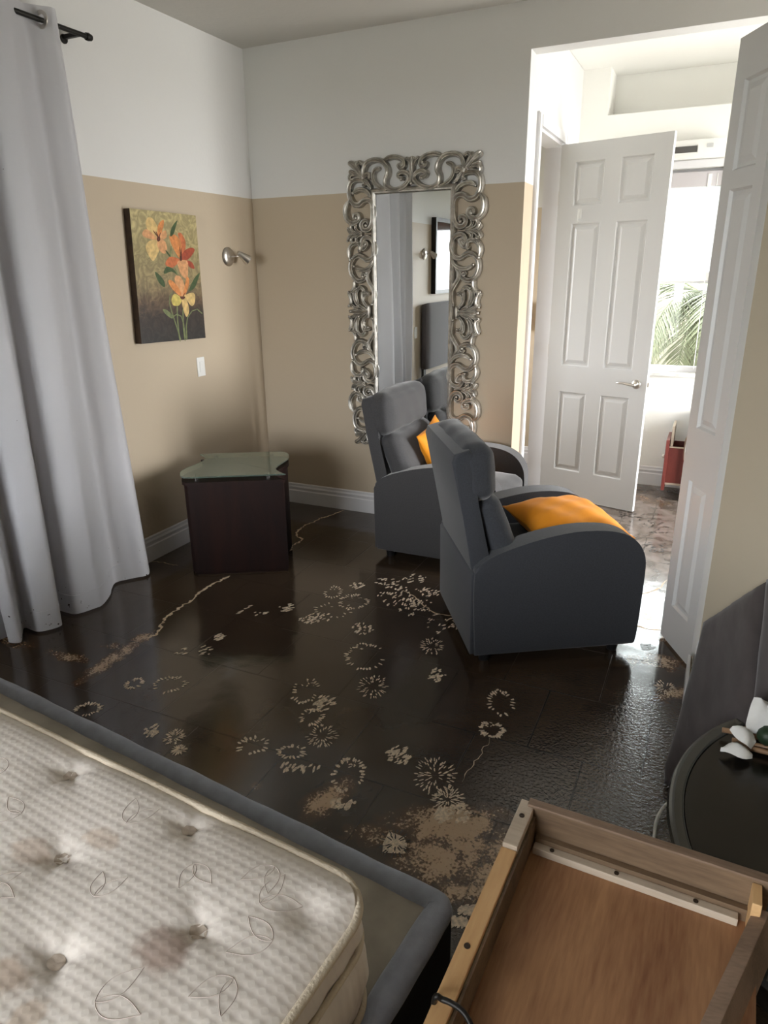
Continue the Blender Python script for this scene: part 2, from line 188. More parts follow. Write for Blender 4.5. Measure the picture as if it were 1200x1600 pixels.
def add_prism(bm, poly, fn0, fn1, bev=0.0, mi=0):
    """poly of 2D points; fn0/fn1 map (a,b) to 3D for both ends"""
    A = [bm.verts.new(fn0(*p)) for p in poly]; Bv = [bm.verts.new(fn1(*p)) for p in poly]
    fs = [bm.faces.new(A[::-1]), bm.faces.new(Bv)]; n = len(poly)
    for i in range(n): fs.append(bm.faces.new((A[i], A[(i + 1) % n], Bv[(i + 1) % n], Bv[i])))
    for f in fs: f.material_index = mi
    if bev > 0:
        ed = list(set(fs[0].edges) | set(fs[1].edges))
        bmesh.ops.bevel(bm, geom=ed, offset=bev, segments=4, affect='EDGES', profile=.5)
def prism(poly, fn0, fn1, bev=0.0):
    bm = B(); add_prism(bm, poly, fn0, fn1, bev); return bm
def crom(P, k=6, closed=False):
    P = [Vector(p) for p in P]; n = len(P); out = []
    rng = range(n) if closed else range(n - 1)
    for i in rng:
        if closed: a, b, c, d = P[(i - 1) % n], P[i], P[(i + 1) % n], P[(i + 2) % n]
        else: a, b, c, d = P[max(0, i - 1)], P[i], P[i + 1], P[min(n - 1, i + 2)]
        for j in range(k):
            t = j / k
            out.append(.5 * ((2 * b) + (c - a) * t + (2 * a - 5 * b + 4 * c - d) * t * t + (3 * b - a - 3 * c + d) * t ** 3))
    if not closed: out.append(P[-1])
    return out
def cushion(hx, hy, hz, r=.05, puff=(0, 0, 0), n=12, wr=0.0, seed=0):
    """rounded soft box centred on the origin; puff swells the +-x, +-y, +-z faces"""
    bm = B(); rnd = random.Random(seed)
    bmesh.ops.create_cube(bm, size=2.0)
    bmesh.ops.subdivide_edges(bm, edges=bm.edges[:], cuts=n, use_grid_fill=True)
    H = Vector((hx, hy, hz)); ph = [rnd.uniform(0, 6.28) for _ in range(6)]
    for v in bm.verts:
        p = v.co.copy()
        q = Vector((p.x * hx, p.y * hy, p.z * hz))
        c = Vector([max(-(H[i] - r), min(H[i] - r, q[i])) for i in range(3)])
        d = q - c; mx = max(abs(d.x), abs(d.y), abs(d.z))
        if d.length > 1e-9: d = d * (mx / d.length)
        q = c + d
        px, py, pz = 1 - p.x * p.x, 1 - p.y * p.y, 1 - p.z * p.z
        q.x += puff[0] * p.x * py * pz; q.y += puff[1] * p.y * px * pz; q.z += puff[2] * p.z * px * py
        if wr:
            w = wr * (math.sin(q.y * 38 + q.z * 17 + ph[0]) + .7 * math.sin(q.x * 47 - q.y * 23 + ph[1]) + .5 * math.sin(q.z * 61 + q.x * 19 + ph[2]))
            q += q.normalized() * w
        v.co = q
    return bm
def xf(bm, M):
    bmesh.ops.transform(bm, matrix=M, verts=bm.verts[:]); return bm
def T(x, y, z): return Matrix.Translation((x, y, z))
def RX(a): return Matrix.Rotation(a, 4, 'X')
def RY(a): return Matrix.Rotation(a, 4, 'Y')
def RZ(a): return Matrix.Rotation(a, 4, 'Z')
def frame(origin, xdir, ydir):
    x = Vector(xdir).normalized(); y = Vector(ydir).normalized(); z = x.cross(y).normalized(); y = z.cross(x)
    m = Matrix((x, y, z)).transposed().to_4x4(); m.translation = Vector(origin); return m
def wall_seg(name, p0, p1, z1, thick, m, openings=(), z0=0.0):
    """vertical wall from p0 to p1, body on the right-hand side (thick); openings (s0,s1,za,zb)"""
    p0 = Vector((*p0, 0)); p1 = Vector((*p1, 0)); L = (p1 - p0).length; u = (p1 - p0) / L; nrm = Vector((u.y, -u.x, 0))
    M = Matrix((u, nrm, Vector((0, 0, 1)))).transposed().to_4x4(); M.translation = p0
    bm = B(); s = 0.0
    for (a, b, za, zb) in sorted(openings):
        if a > s: add_box(bm, (s, 0, z0), (a, thick, z1), M)
        if za > z0: add_box(bm, (a, 0, z0), (b, thick, za), M)
        if zb < z1: add_box(bm, (a, 0, zb), (b, thick, z1), M)
        s = b
    if s < L: add_box(bm, (s, 0, z0), (L, thick, z1), M)
    return struct(obj(name, bm, m))
# ---------------- materials used ----------------
M_wall = wall_paint('wall_two_tone')
M_white_wall = wall_paint('wall_white', False)
M_hall = wall_paint('hall_paint', False, high=(.86, .85, .81))
M_diag = wall_paint('wall_beige', True, low=(.47, .41, .31))
M_ceil = mat('ceiling', (.52, .50, .46), .8, bump=.5, bscale=18, bdist=.006)
M_trim = mat('trim_white', (.70, .69, .70), .4)
M_door = mat('door_white', (.66, .655, .645), .38, bump=.04, bscale=90)
M_nickel = mat('nickel', (.62, .58, .53), .3, 1.0)
M_chrome = mat('chrome', (.75, .74, .72), .12, 1.0)
M_silver = mat('antique_silver', (.60, .57, .52), .46, 1.0, var=.35, vscale=30, bump=.15, bscale=70, bdist=.001)
M_mirror = mat('mirror_silvering', (.86, .88, .87), .0, 1.0)
M_glass = mat('glass', (.95, 1, .97), 0.0, trans=1.0, ior=1.45)
M_tglass = mat('table_glass', (.62, .78, .68), 0.02, trans=.9, ior=1.5)
M_black = mat('black_metal', (.02, .018, .016), .45, .6)
M_plastic = mat('white_plastic', (.78, .77, .74), .35)
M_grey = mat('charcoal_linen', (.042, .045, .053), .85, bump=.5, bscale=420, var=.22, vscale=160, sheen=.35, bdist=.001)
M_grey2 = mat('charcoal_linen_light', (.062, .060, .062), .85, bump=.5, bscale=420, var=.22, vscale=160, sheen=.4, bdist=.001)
M_orange = mat('orange_velvet', (.88, .31, .006), .75, bump=.12, bscale=60, sheen=.12, var=.15, vscale=7)
M_blackplastic = mat('black_plastic', (.012, .012, .013), .4)
M_dwood = wood('espresso_wood', (.010, .0045, .004), (.020, .007, .005), .6, 'Z', 3, spec=.2)
M_rwood = wood('red_wood', (.12, .022, .018), (.20, .045, .035), .35, 'Z', 4)
M_ply = wood('plywood', (.20, .082, .036), (.40, .21, .10), .6, sc=.75, stretch=(2.4, .28, 1))
M_pine = wood('pine_batten', (.52, .30, .13), (.66, .42, .20), .55, 'Y', 2)
M_pale = wood('pale_batten', (.42, .34, .26), (.55, .46, .36), .6, 'X', 2)
M_oldwood = wood('mud_wetted_wood', (.09, .055, .03), (.20, .13, .075), .6, 'X', 2)
M_edgewood = wood('worn_edge_wood', (.15, .095, .060), (.27, .18, .125), .6, 'X', 3)
M_taupe = mat('taupe_linen', (.085, .072, .072), .85, bump=.4, bscale=350, var=.18, vscale=120, sheen=.35, bdist=.001)
M_curtain = mat('curtain_cloth', (.76, .75, .77), .85, bump=.15, bscale=300, sheen=.2, bdist=.001)
def add_flecks(m, zmax, col):
    nt = m.node_tree; n = nt.nodes; L = nt.links; b = n['Principled BSDF']
    g = n.new('ShaderNodeNewGeometry'); s = n.new('ShaderNodeSeparateXYZ'); L.new(g.outputs['Position'], s.inputs[0])
    a = n.new('ShaderNodeTexNoise'); a.inputs['Scale'].default_value = 42; a.inputs['Detail'].default_value = 2; L.new(g.outputs['Position'], a.inputs['Vector'])
    z = n.new('ShaderNodeMapRange'); z.inputs['From Min'].default_value = zmax; z.inputs['From Max'].default_value = 0; z.inputs['To Min'].default_value = -.08; z.inputs['To Max'].default_value = .045; L.new(s.outputs['Z'], z.inputs['Value'])
    ad = n.new('ShaderNodeMath'); L.new(a.outputs['Fac'], ad.inputs[0]); L.new(z.outputs[0], ad.inputs[1])
    t = n.new('ShaderNodeMapRange'); t.inputs['From Min'].default_value = .73; t.inputs['From Max'].default_value = .75; L.new(ad.outputs[0], t.inputs['Value'])
    mx = n.new('ShaderNodeMix'); mx.data_type = 'RGBA'; mx.inputs[6].default_value = b.inputs['Base Color'].default_value; mx.inputs[7].default_value = (*col, 1)
    L.new(t.outputs[0], mx.inputs['Factor']); L.new(mx.outputs[2], b.inputs['Base Color'])
add_flecks(M_curtain, .45, (.06, .045, .04))

def mattress_mat():
    m = bpy.data.materials.new('mattress_ticking'); m.use_nodes = True
    nt = m.node_tree; n = nt.nodes; L = nt.links; b = n['Principled BSDF']
    b.inputs['Roughness'].default_value = .75; b.inputs['Sheen Weight'].default_value = .3
    tc = n.new('ShaderNodeTexCoord')
    # quilted waffle: a lattice of small dimples
    mp = n.new('ShaderNodeMapping'); mp.inputs['Scale'].default_value = (1, 1, 1); L.new(tc.outputs['Object'], mp.inputs['Vector'])
    s = n.new('ShaderNodeSeparateXYZ'); L.new(mp.outputs[0], s.inputs[0])
    def cosn(out, k, ph=0.0):
        a = n.new('ShaderNodeMath'); a.operation = 'MULTIPLY_ADD'; a.inputs[1].default_value = k; a.inputs[2].default_value = ph; L.new(out, a.inputs[0])
        c = n.new('ShaderNodeMath'); c.operation = 'COSINE'; L.new(a.outputs[0], c.inputs[0]); return c.outputs[0]
    k = 2 * PI / .021
    cx = cosn(s.outputs['X'], k); cy = cosn(s.outputs['Y'], k * 1.05)
    ml = n.new('ShaderNodeMath'); ml.operation = 'ADD'; L.new(cx, ml.inputs[0]); L.new(cy, ml.inputs[1])
    pw = n.new('ShaderNodeMapRange'); pw.inputs['From Min'].default_value = -.6; pw.inputs['From Max'].default_value = 2.0; L.new(ml.outputs[0], pw.inputs['Value'])
    bp = n.new('ShaderNodeBump'); bp.inputs['Strength'].default_value = .38; bp.inputs['Distance'].default_value = .002; bp.invert = True
    L.new(pw.outputs[0], bp.inputs['Height'])
    nz = n.new('ShaderNodeTexNoise'); nz.inputs['Scale'].default_value = 14; nz.inputs['Detail'].default_value = 4; L.new(tc.outputs['Object'], nz.inputs['Vector'])
    bp2 = n.new('ShaderNodeBump'); bp2.inputs['Strength'].default_value = .3; bp2.inputs['Distance'].default_value = .008
    L.new(nz.outputs['Fac'], bp2.inputs['Height']); L.new(bp.outputs['Normal'], bp2.inputs['Normal']); L.new(bp2.outputs['Normal'], b.inputs['Normal'])
    base = n.new('ShaderNodeMix'); base.data_type = 'RGBA'; base.inputs[6].default_value = (.70, .64, .58, 1); base.inputs[7].default_value = (.58, .51, .46, 1)
    dm = n.new('ShaderNodeMath'); dm.operation = 'MULTIPLY'; dm.inputs[1].default_value = .45; L.new(pw.outputs[0], dm.inputs[0]); L.new(dm.outputs[0], base.inputs['Factor'])
    col = base.outputs[2]
    # water stains with ragged edges
    nz2 = n.new('ShaderNodeTexNoise'); nz2.inputs['Scale'].default_value = 45; nz2.inputs['Detail'].default_value = 6; L.new(tc.outputs['Object'], nz2.inputs['Vector'])
    for (x, y, ra, rb, st, c) in STAINS:
        q = n.new('ShaderNodeMapping'); q.vector_type = 'TEXTURE'; q.inputs['Location'].default_value = (x, y, 0); q.inputs['Scale'].default_value = (ra, rb, 10)
        L.new(tc.outputs['Object'], q.inputs['Vector'])
        ln = n.new('ShaderNodeVectorMath'); ln.operation = 'LENGTH'; L.new(q.outputs[0], ln.inputs[0])
        ad = n.new('ShaderNodeMath'); ad.operation = 'ADD'; L.new(ln.outputs['Value'], ad.inputs[0]); L.new(nz2.outputs['Fac'], ad.inputs[1])
        mr = n.new('ShaderNodeMapRange'); mr.inputs['From Min'].default_value = 1.45; mr.inputs['From Max'].default_value = 1.08; mr.inputs['To Max'].default_value = st; L.new(ad.outputs[0], mr.inputs['Value'])
        mx = n.new('ShaderNodeMix'); mx.data_type = 'RGBA'; mx.inputs[7].default_value = (*c, 1); L.new(mr.outputs[0], mx.inputs['Factor']); L.new(col, mx.inputs[6]); col = mx.outputs[2]
    L.new(col, b.inputs['Base Color'])
    return m

def floor_mat():
    m = bpy.data.materials.new('muddy_tile'); m.use_nodes = True
    nt = m.node_tree; n = nt.nodes; L = nt.links; b = n['Principled BSDF']
    g = n.new('ShaderNodeNewGeometry'); pos = g.outputs['Position']
    def noise(sc, det=4, dist=0.0, vec=None):
        a = n.new('ShaderNodeTexNoise'); a.inputs['Scale'].default_value = sc; a.inputs['Detail'].default_value = det; a.inputs['Distortion'].default_value = dist
        L.new(vec or pos, a.inputs['Vector']); return a.outputs['Fac']
    def mr(v, a, b_, c=0.0, d=1.0):
        q = n.new('ShaderNodeMapRange'); q.inputs['From Min'].default_value = a; q.inputs['From Max'].default_value = b_; q.inputs['To Min'].default_value = c; q.inputs['To Max'].default_value = d
        L.new(v, q.inputs['Value']); return q.outputs[0]
    def mth(op, a, b_=None):
        q = n.new('ShaderNodeMath'); q.operation = op
        for i, v in enumerate((a, b_)):
            if v is None: continue
            if isinstance(v, (int, float)): q.inputs[i].default_value = v
            else: L.new(v, q.inputs[i])
        return q.outputs[0]
    def mix(f, a, b_):
        q = n.new('ShaderNodeMix'); q.data_type = 'RGBA'
        if isinstance(f, float): q.inputs['Factor'].default_value = f
        else: L.new(f, q.inputs['Factor'])
        for i, v in ((6, a), (7, b_)):
            if isinstance(v, tuple): q.inputs[i].default_value = (*v, 1)
            else: L.new(v, q.inputs[i])
        return q.outputs[2]
    # tile grid, running bond of 0.40 m tiles
    mp = n.new('ShaderNodeMapping'); mp.inputs['Location'].default_value = (-2.944 + 16.0, 1.74 + 16.0, 0); L.new(pos, mp.inputs['Vector'])
    br = n.new('ShaderNodeTexBrick'); br.offset = .5; br.inputs['Scale'].default_value = 1.0; br.inputs['Brick Width'].default_value = .4; br.inputs['Row Height'].default_value = .4
    br.inputs['Mortar Size'].default_value = .0035; br.inputs['Mortar Smooth'].default_value = .4; L.new(mp.outputs[0], br.inputs['Vector'])
    grout = br.outputs['Fac']
    acc = None
    for (p, q_, r, st) in SMEARS:
        cx, cy = (p[0] + q_[0]) / 2, (p[1] + q_[1]) / 2; dx, dy = q_[0] - p[0], q_[1] - p[1]; Lh = math.hypot(dx, dy) / 2 + r
        q = n.new('ShaderNodeMapping'); q.vector_type = 'TEXTURE'; q.inputs['Location'].default_value = (cx, cy, 0)
        q.inputs['Rotation'].default_value = (0, 0, math.atan2(dy, dx)); q.inputs['Scale'].default_value = (Lh, r, 10); L.new(pos, q.inputs['Vector'])
        ln = n.new('ShaderNodeVectorMath'); ln.operation = 'LENGTH'; L.new(q.outputs[0], ln.inputs[0])
        v = mr(ln.outputs['Value'], 1.25, .35, 0.0, st)
        acc = v if acc is None else mth('MAXIMUM', acc, v)
    big = noise(9, 5, .8); fine = noise(120, 3, .3); fine2 = noise(38, 5, 1.5)
    e = mth('ADD', acc, mth('MULTIPLY', mth('SUBTRACT', big, .5), 1.3))
    e2 = mth('ADD', e, mth('MULTIPLY', mth('SUBTRACT', fine2, .5), 1.1))
    e3 = mth('ADD', e2, mth('MULTIPLY', mth('SUBTRACT', fine, .5), 1.3))
    thin = mr(e, .22, .62); bare = mth('MULTIPLY', mr(e3, .62, .88), mr(acc, .05, .2))
    thin = mth('MULTIPLY', thin, mr(acc, .02, .12))
    mud = mix(mr(noise(2.2, 4), .35, .7), (.036, .024, .015), (.056, .038, .024))
    sph = n.new('ShaderNodeSeparateXYZ'); L.new(pos, sph.inputs[0])
    thinmud = mth('MULTIPLY', mr(mth('ADD', sph.outputs['Y'], mth('MULTIPLY', noise(3.0, 5, 1.0), 1.2)), -.35, .75), mr(sph.outputs['X'], 1.9, 2.3))
    mud = mix(mth('MULTIPLY', thinmud, mr(noise(7, 5, 1.2), .35, .62, .95, .25)), mud, (.20, .165, .145))
    c = mix(thin, mud, (.085, .045, .022))
    c = mix(bare, c, (.52, .37, .235))
    c = mix(mth('MULTIPLY', grout, .55), c, (.018, .013, .010))
    L.new(c, b.inputs['Base Color'])
    rough = mr(noise(3.5, 4), .3, .7, .10, .17)
    rough = mth('ADD', rough, mth('MULTIPLY', bare, .25)); L.new(rough, b.inputs['Roughness'])
    b.inputs['IOR'].default_value = 1.62
    # pebbled slurry skin near the entrance, smoother film elsewhere
    sp = n.new('ShaderNodeSeparateXYZ'); L.new(pos, sp.inputs[0])
    reg = mth('MULTIPLY', mr(sp.outputs['X'], 2.15, 2.5), mr(sp.outputs['Y'], -1.45, -1.9))
    b1 = n.new('ShaderNodeBump'); b1.inputs['Distance'].default_value = .0035
    L.new(mth('ADD', mth('MULTIPLY', reg, .62), .05), b1.inputs['Strength'])
    L.new(noise(85, 4, .5), b1.inputs['Height'])
    b2 = n.new('ShaderNodeBump'); b2.inputs['Distance'].default_value = .002; b2.inputs['Strength'].default_value = .6; b2.invert = True
    L.new(grout, b2.inputs['Height']); L.new(b1.outputs['Normal'], b2.inputs['Normal'])
    b3 = n.new('ShaderNodeBump'); b3.inputs['Distance'].default_value = .02; b3.inputs['Strength'].default_value = .12
    L.new(noise(5, 2), b3.inputs['Height']); L.new(b2.outputs['Normal'], b3.inputs['Normal'])
    L.new(b3.outputs['Normal'], b.inputs['Normal'])
    return m

# ---------------- room shell ----------------
CEIL = 3.022
M_floor = floor_mat()
M_print = mat('bare_tile', (.90, .76, .60), .45, var=.45, vscale=90)
M_crack = mat('bare_tile_streak', (.70, .55, .38), .45, var=.35, vscale=60)
M_dmud = mat('thick_mud', (.012, .009, .007), .3)
def floor_bm():
    bm = B()
    vs = [bm.verts.new(p) for p in ((-.12, -6.62, 0), (5.02, -6.62, 0), (5.02, 1.92, 0), (-.12, 1.92, 0))]
    f = bm.faces.new(vs); f.material_index = 0
    rnd = random.Random(3)
    def bit(x, y, l, w, a, mi=1, z=.0008):
        pts = []
        k = rnd.choice((5, 6, 7)); dz = rnd.uniform(0, .0006)
        for i in range(k):
            t = 2 * PI * i / k + rnd.uniform(-.3, .3); rr = rnd.uniform(.7, 1.15)
            u, v = l * rr * math.cos(t), w * rr * math.sin(t)
            pts.append(bm.verts.new((x + u * math.cos(a) - v * math.sin(a), y + u * math.sin(a) + v * math.cos(a), z + dz)))
        g = bm.faces.new(pts); g.material_index = mi
    for (x, y, rx, ry, ang, kind, dn) in PRINTS:
        ca, sa = math.cos(ang), math.sin(ang)
        def W(u, v): return x + u * ca - v * sa, y + u * sa + v * ca
        sc = 1.0
        if kind in (0, 5):
            k = int(26 * dn * (1 if kind == 0 else 1.6)); gx = rnd.uniform(-.5, .5)
            for i in range(k):
                t = rnd.uniform(0, 2 * PI); r = math.sqrt(rnd.random())
                px, py = W(rx * r * math.cos(t), ry * r * math.sin(t))
                bit(px, py, rnd.uniform(.007, .019), rnd.uniform(.004, .0075), ang + gx + rnd.uniform(-.35, .35) + .9, 1 if kind == 0 else 3)
            if kind == 5:
                pass
        elif kind == 1:
            k = int(34 * max(.6, dn)); 
            gap = rnd.uniform(0, 6.28)
            for i in range(k):
                t = 2 * PI * i / k
                if math.cos(t - gap) > .93 or rnd.random() < .12: continue
                rr = rnd.uniform(.78, 1.02)
                px, py = W(rx * rr * math.cos(t), ry * rr * math.sin(t))
                bit(px, py, rnd.uniform(.008, .015), rnd.uniform(.004, .0068), ang + math.atan2(ry * math.sin(t), rx * math.cos(t)) + rnd.uniform(-.3, .3))
            for i in range(int(8 * dn)):
                px, py = W(rnd.uniform(-.5, .5) * rx, rnd.uniform(.4, .9) * ry); bit(px, py, .008, .003, ang + rnd.uniform(0, 3))
        else:
            rings = {2: (.5, .75, 1.0), 3: (.35, .55, .75, .92, 1.08), 4: (.5, .9)}[kind]
            if kind == 4: bit(x, y, rx * 1.05, ry * .9, ang, 1, .0005)
            for q in rings:
                k = int(24 * q) + 4
                for i in range(k):
                    t = 2 * PI * (i + .5 * (rings.index(q) % 2)) / k
                    if rnd.random() < .3: continue
                    t += rnd.uniform(-.12, .12); q2 = q * rnd.uniform(.88, 1.08)
                    px, py = W(rx * q2 * math.cos(t), ry * q2 * math.sin(t))
                    bit(px, py, .010 if kind != 4 else .012, .0030 if kind != 4 else .003, ang + math.atan2(ry * math.sin(t), rx * math.cos(t)), 1 if kind != 4 else 3, .0011)
    for (w, P) in CRACKS:
        Q = [Vector((a, b_, 0)) for a, b_ in P]; R = []
        for i in range(len(Q) - 1):
            d = Q[i + 1] - Q[i]; nn = Vector((-d.y, d.x, 0)); k = 5
            for j in range(k): R.append(Q[i] + d * (j / k) + nn.normalized() * rnd.uniform(-.007, .007))
        R.append(Q[-1]); prev = None
        for i, p in enumerate(R):
            t = (R[min(len(R) - 1, i + 1)] - R[max(0, i - 1)]).normalized(); nn = Vector((-t.y, t.x, 0)); ww = w * rnd.uniform(.35, 1.5) * min(1, (min(i, len(R) - 1 - i) + 1) / 4)
            a = bm.verts.new((p.x + nn.x * ww, p.y + nn.y * ww, .0007)); c = bm.verts.new((p.x - nn.x * ww, p.y - nn.y * ww, .0007))
            if prev: g = bm.faces.new((prev[0], prev[1], c, a)); g.material_index = 2
            prev = (a, c)
    for f in bm.faces:
        f.normal_update()
        if f.normal.z < 0: f.normal_flip()
    return bm
def floor_obj():
    bm = floor_bm(); me = bpy.data.meshes.new('floor'); bm.to_mesh(me); bm.free()
    for mm in (M_floor, M_print, M_crack, M_dmud): me.materials.append(mm)
    o = bpy.data.objects.new('floor', me); COL.objects.link(o); struct(o)
floor_obj()
struct(obj('ceiling', box((-.12, -6.62, CEIL), (5.02, 2.04, CEIL + .1)), M_ceil))
bm = B(); add_box(bm, (1.880, .122, CEIL - .006), (4.898, 1.798, CEIL - .001)); struct(obj('ceiling_hall', bm, M_hall))
wall_seg('wall_left', (0, .12), (0, -6.62), CEIL, .12, M_wall)
wall_seg('wall_back', (5.02, 0), (0, 0), CEIL, .12, M_wall, [(.12, 5.02 - 1.878, 0, 2.797)])
wall_seg('wall_rear', (0, -6.5), (5.02, -6.5), CEIL, .12, M_wall, [(RWX - RWW / 2, RWX + RWW / 2, .1, 2.3)])
wall_seg('wall_right', (4.9, -6.5), (4.9, 1.92), CEIL, .12, M_wall, [(6.5 + REYC - REW / 2, 6.5 + REYC + REW / 2, .2, 2.3)])
# angled wall by the entrance
WX, WY = 3.085, -1.345
wall_seg('wall_angled', (4.90, WY - (4.90 - WX)), (WX, WY), CEIL, .12, M_diag)
# hall beyond the opening
wall_seg('wall_hall', (4.9, 1.52), (1.878, 1.52), 2.713, .12, M_hall, [(4.9 - 2.93, 4.9 - 2.05, .905, 2.33)])
bm = B(); add_box(bm, (1.878, 1.80, 2.60), (4.9, 1.92, CEIL)); add_box(bm, (1.878, 1.64, 2.60), (4.9, 1.80, 2.713)); add_box(bm, (1.878, 1.52, 2.713), (2.07, 1.80, CEIL))
struct(obj('wall_hall_upper', bm, M_hall))
wall_seg('wall_bathroom_side', (1.878, 1.92), (1.878, .12), CEIL, .12, M_wall, [(.92, 1.65, 0, 2.47)])
wall_seg('wall_bathroom_back', (1.758, 1.80), (.3, 1.80), CEIL, .12, M_wall)
wall_seg('wall_bathroom_left', (.3, 1.92), (.3, .12), CEIL, .12, M_wall, [(.52, 1.32, 1.0, 2.2)])  # opening in this unseen wall is added to light the bathroom

def baseboard(name, p0, p1, h=.155):
    p0 = Vector((*p0, 0)); p1 = Vector((*p1, 0)); u = (p1 - p0).normalized(); nr = Vector((u.y, -u.x, 0))   # towards the room
    prof = [(0, 0), (.014, 0), (.014, h * .62), (.010, h * .66), (.010, h * .72), (.012, h * .80), (.007, h * .88), (.007, h * .95), (.004, h), (0, h)]
    f0 = lambda a, b_: p0 + nr * a + Vector((0, 0, b_)); f1 = lambda a, b_: p1 + nr * a + Vector((0, 0, b_))
    return struct(obj(name, prism(prof, f0, f1), M_trim))
baseboard('baseboard_left', (0, -6.5), (0, 0))
bb = baseboard('baseboard_back', (0, 0), (1.878, 0))
baseboard('baseboard_hall', (1.878, 1.52), (4.9, 1.52))
baseboard('baseboard_bathroom', (.3, 1.8), (1.758, 1.8))
baseboard('baseboard_right', (WX, WY), (4.9, WY - (4.9 - WX)))
# ---------------- casings, doors, windows ----------------
def casing(name, x, y0, y1, ztop, w=.065, t=.016):
    bm = B()
    for (a, b_, c, d) in ((y0 - w, y0, 0, ztop + w), (y1, y1 + w, 0, ztop + w), (y0, y1, ztop, ztop + w)):
        add_box(bm, (x, a, c), (x + t, b_, d))
        add_box(bm, (x + t, a + w * .1, c), (x + t + .005, b_ - w * .1 if b_ - a < .1 else b_, d - w * .1))
    # jamb lining
    add_box(bm, (x - .12, y0 - .0, 0), (x, y0 + .018, ztop)); add_box(bm, (x - .12, y1 - .018, 0), (x, y1, ztop)); add_box(bm, (x - .12, y0, ztop - .018), (x, y1, ztop))
    return struct(obj(name, bm, M_trim))
casing('trim_1', 1.878, .27, 1.0, 2.47)

def door_leaf(w, h, cols, rows, t=.035):
    """panelled leaf: x from 0 to w, z from 0 to h, centred on y"""
    bm = B()
    xs = sorted({0, w} | {c for p in cols for c in p}); zs = sorted({0, h} | {c for p in rows for c in p})
    for s in (-1, 1):
        def V(x, z, d): return bm.verts.new((x, s * (t / 2 - d), z))
        for i in range(len(xs) - 1):
            for j in range(len(zs) - 1):
                a, b_, c, d = xs[i], xs[i + 1], zs[j], zs[j + 1]
                if (a, b_) in cols and (c, d) in rows:
                    lv = [(0, 0), (.008, .012), (.020, .012), (.042, .003)]
                    rg = [[V(a + o, c + o, e), V(b_ - o, c + o, e), V(b_ - o, d - o, e), V(a + o, d - o, e)] for o, e in lv]
                    for r0, r1 in zip(rg, rg[1:]):
                        for k in range(4): bm.faces.new((r0[k], r0[(k + 1) % 4], r1[(k + 1) % 4], r1[k]))
                    bm.faces.new(rg[-1])
                else: bm.faces.new((V(a, c, 0), V(b_, c, 0), V(b_, d, 0), V(a, d, 0)))
    q = t / 2
    for a, b_ in (((0, 0), (w, 0)), ((w, 0), (w, h)), ((w, h), (0, h)), ((0, h), (0, 0))):
        bm.faces.new([bm.verts.new(p) for p in ((a[0], -q, a[1]), (b_[0], -q, b_[1]), (b_[0], q, b_[1]), (a[0], q, a[1]))])
    bmesh.ops.remove_doubles(bm, verts=bm.verts[:], dist=.0003)
    return bm
def lever(parent, x, z, side, dirx, t=.035):
    """lever handle on face side (-1/+1) with the lever pointing along dirx"""
    bm = B(); M = T(x, side * t / 2, z) @ RX(-side * PI / 2)
    add_lathe(bm, [(0, 0), (.031, 0), (.031, .004), (.026, .010), (.013, .013), (.011, .04), (.0, .042)], M, 24)
    y = side * (t / 2 + .045)
    pts = crom([(x, side * (t / 2 + .01), z), (x, y, z), (x + dirx * .03, y + side * .004, z + .001), (x + dirx * .07, y, z + .006), (x + dirx * .115, y - side * .01, z + .003), (x + dirx * .13, y - side * .018, z)], 4)
    add_tube(bm, pts, [.010] * 6 + [max(.005, .010 - .0003 * i) for i in range(len(pts) - 6)], 10)
    h = obj('door_handle', bm, M_nickel, parent, True, 40); return h
def hinge(parent, x, z, y):
    bm = B(); add_box(bm, (x - .002, y - .022, z - .045), (x + .002, y + .012, z + .045)); add_tube(bm, [(x, y, z - .048), (x, y, z + .048)], .006, 8)
    return obj('hinge', bm, M_nickel, parent)
ROWS = [(.22, .81), (1.0, 1.955), (2.065, 2.335)]
# door 1: the bathroom door standing open into the hall
d1 = thing('door_1', 'white six-panel door standing open in the hall, nickel lever handle', 'door', (1.885, .943, .008), math.atan2(.7559 - .9433, 2.6007 - 1.8835))
obj('door_leaf', door_leaf(.742, 2.448, [(.108, .315), (.425, .632)], ROWS), M_door, d1)
lever(d1, .672, .91, -1, -1); lever(d1, .672, .91, 1, -1)
for z in (.25, 1.1, 2.12): hinge(d1, -.004, z, .012)
bm = B(); add_box(bm, (.741, -.011, .85), (.7435, .011, .97)); add_box(bm, (.7435, -.006, .895), (.752, .006, .925)); obj('latch', bm, M_nickel, d1)
bm = B(); add_box(bm, (.150, -.0225, 1.985), (.178, -.0175, 2.045), bev=.002)
add_tube(bm, crom([(.164, -.022, 2.035), (.164, -.034, 2.02), (.164, -.042, 1.99), (.164, -.040, 1.97), (.164, -.03, 1.965)], 4), .004, 8)
obj('hook', bm, M_plastic, d1)
struct(d1)
# door 2: narrow leaf by the angled wall
ux, uy = .455, -.8905
d2 = thing('door_2', 'narrow grey-white three-panel door leaf at the right, folded back to the wall edge', 'door', (2.940, -1.059, .012), math.atan2(uy, ux))
obj('door_leaf', door_leaf(.300, 2.445, [(.072, .232)], [(.185, .79), (1.02, 1.935), (2.0, 2.30)]), M_door, d2)
lever(d2, .045, .91, 1, -1)
bm = B(); add_tube(bm, crom([(.004, 0, .83), (-.026, .0, .86), (-.034, 0, .91), (-.028, 0, .95), (.004, 0, .985)], 5), .0075, 8); add_box(bm, (-.006, -.012, .80), (.001, .012, .85)); obj('edge_pull', bm, M_nickel, d2, True, 50)
struct(d2)
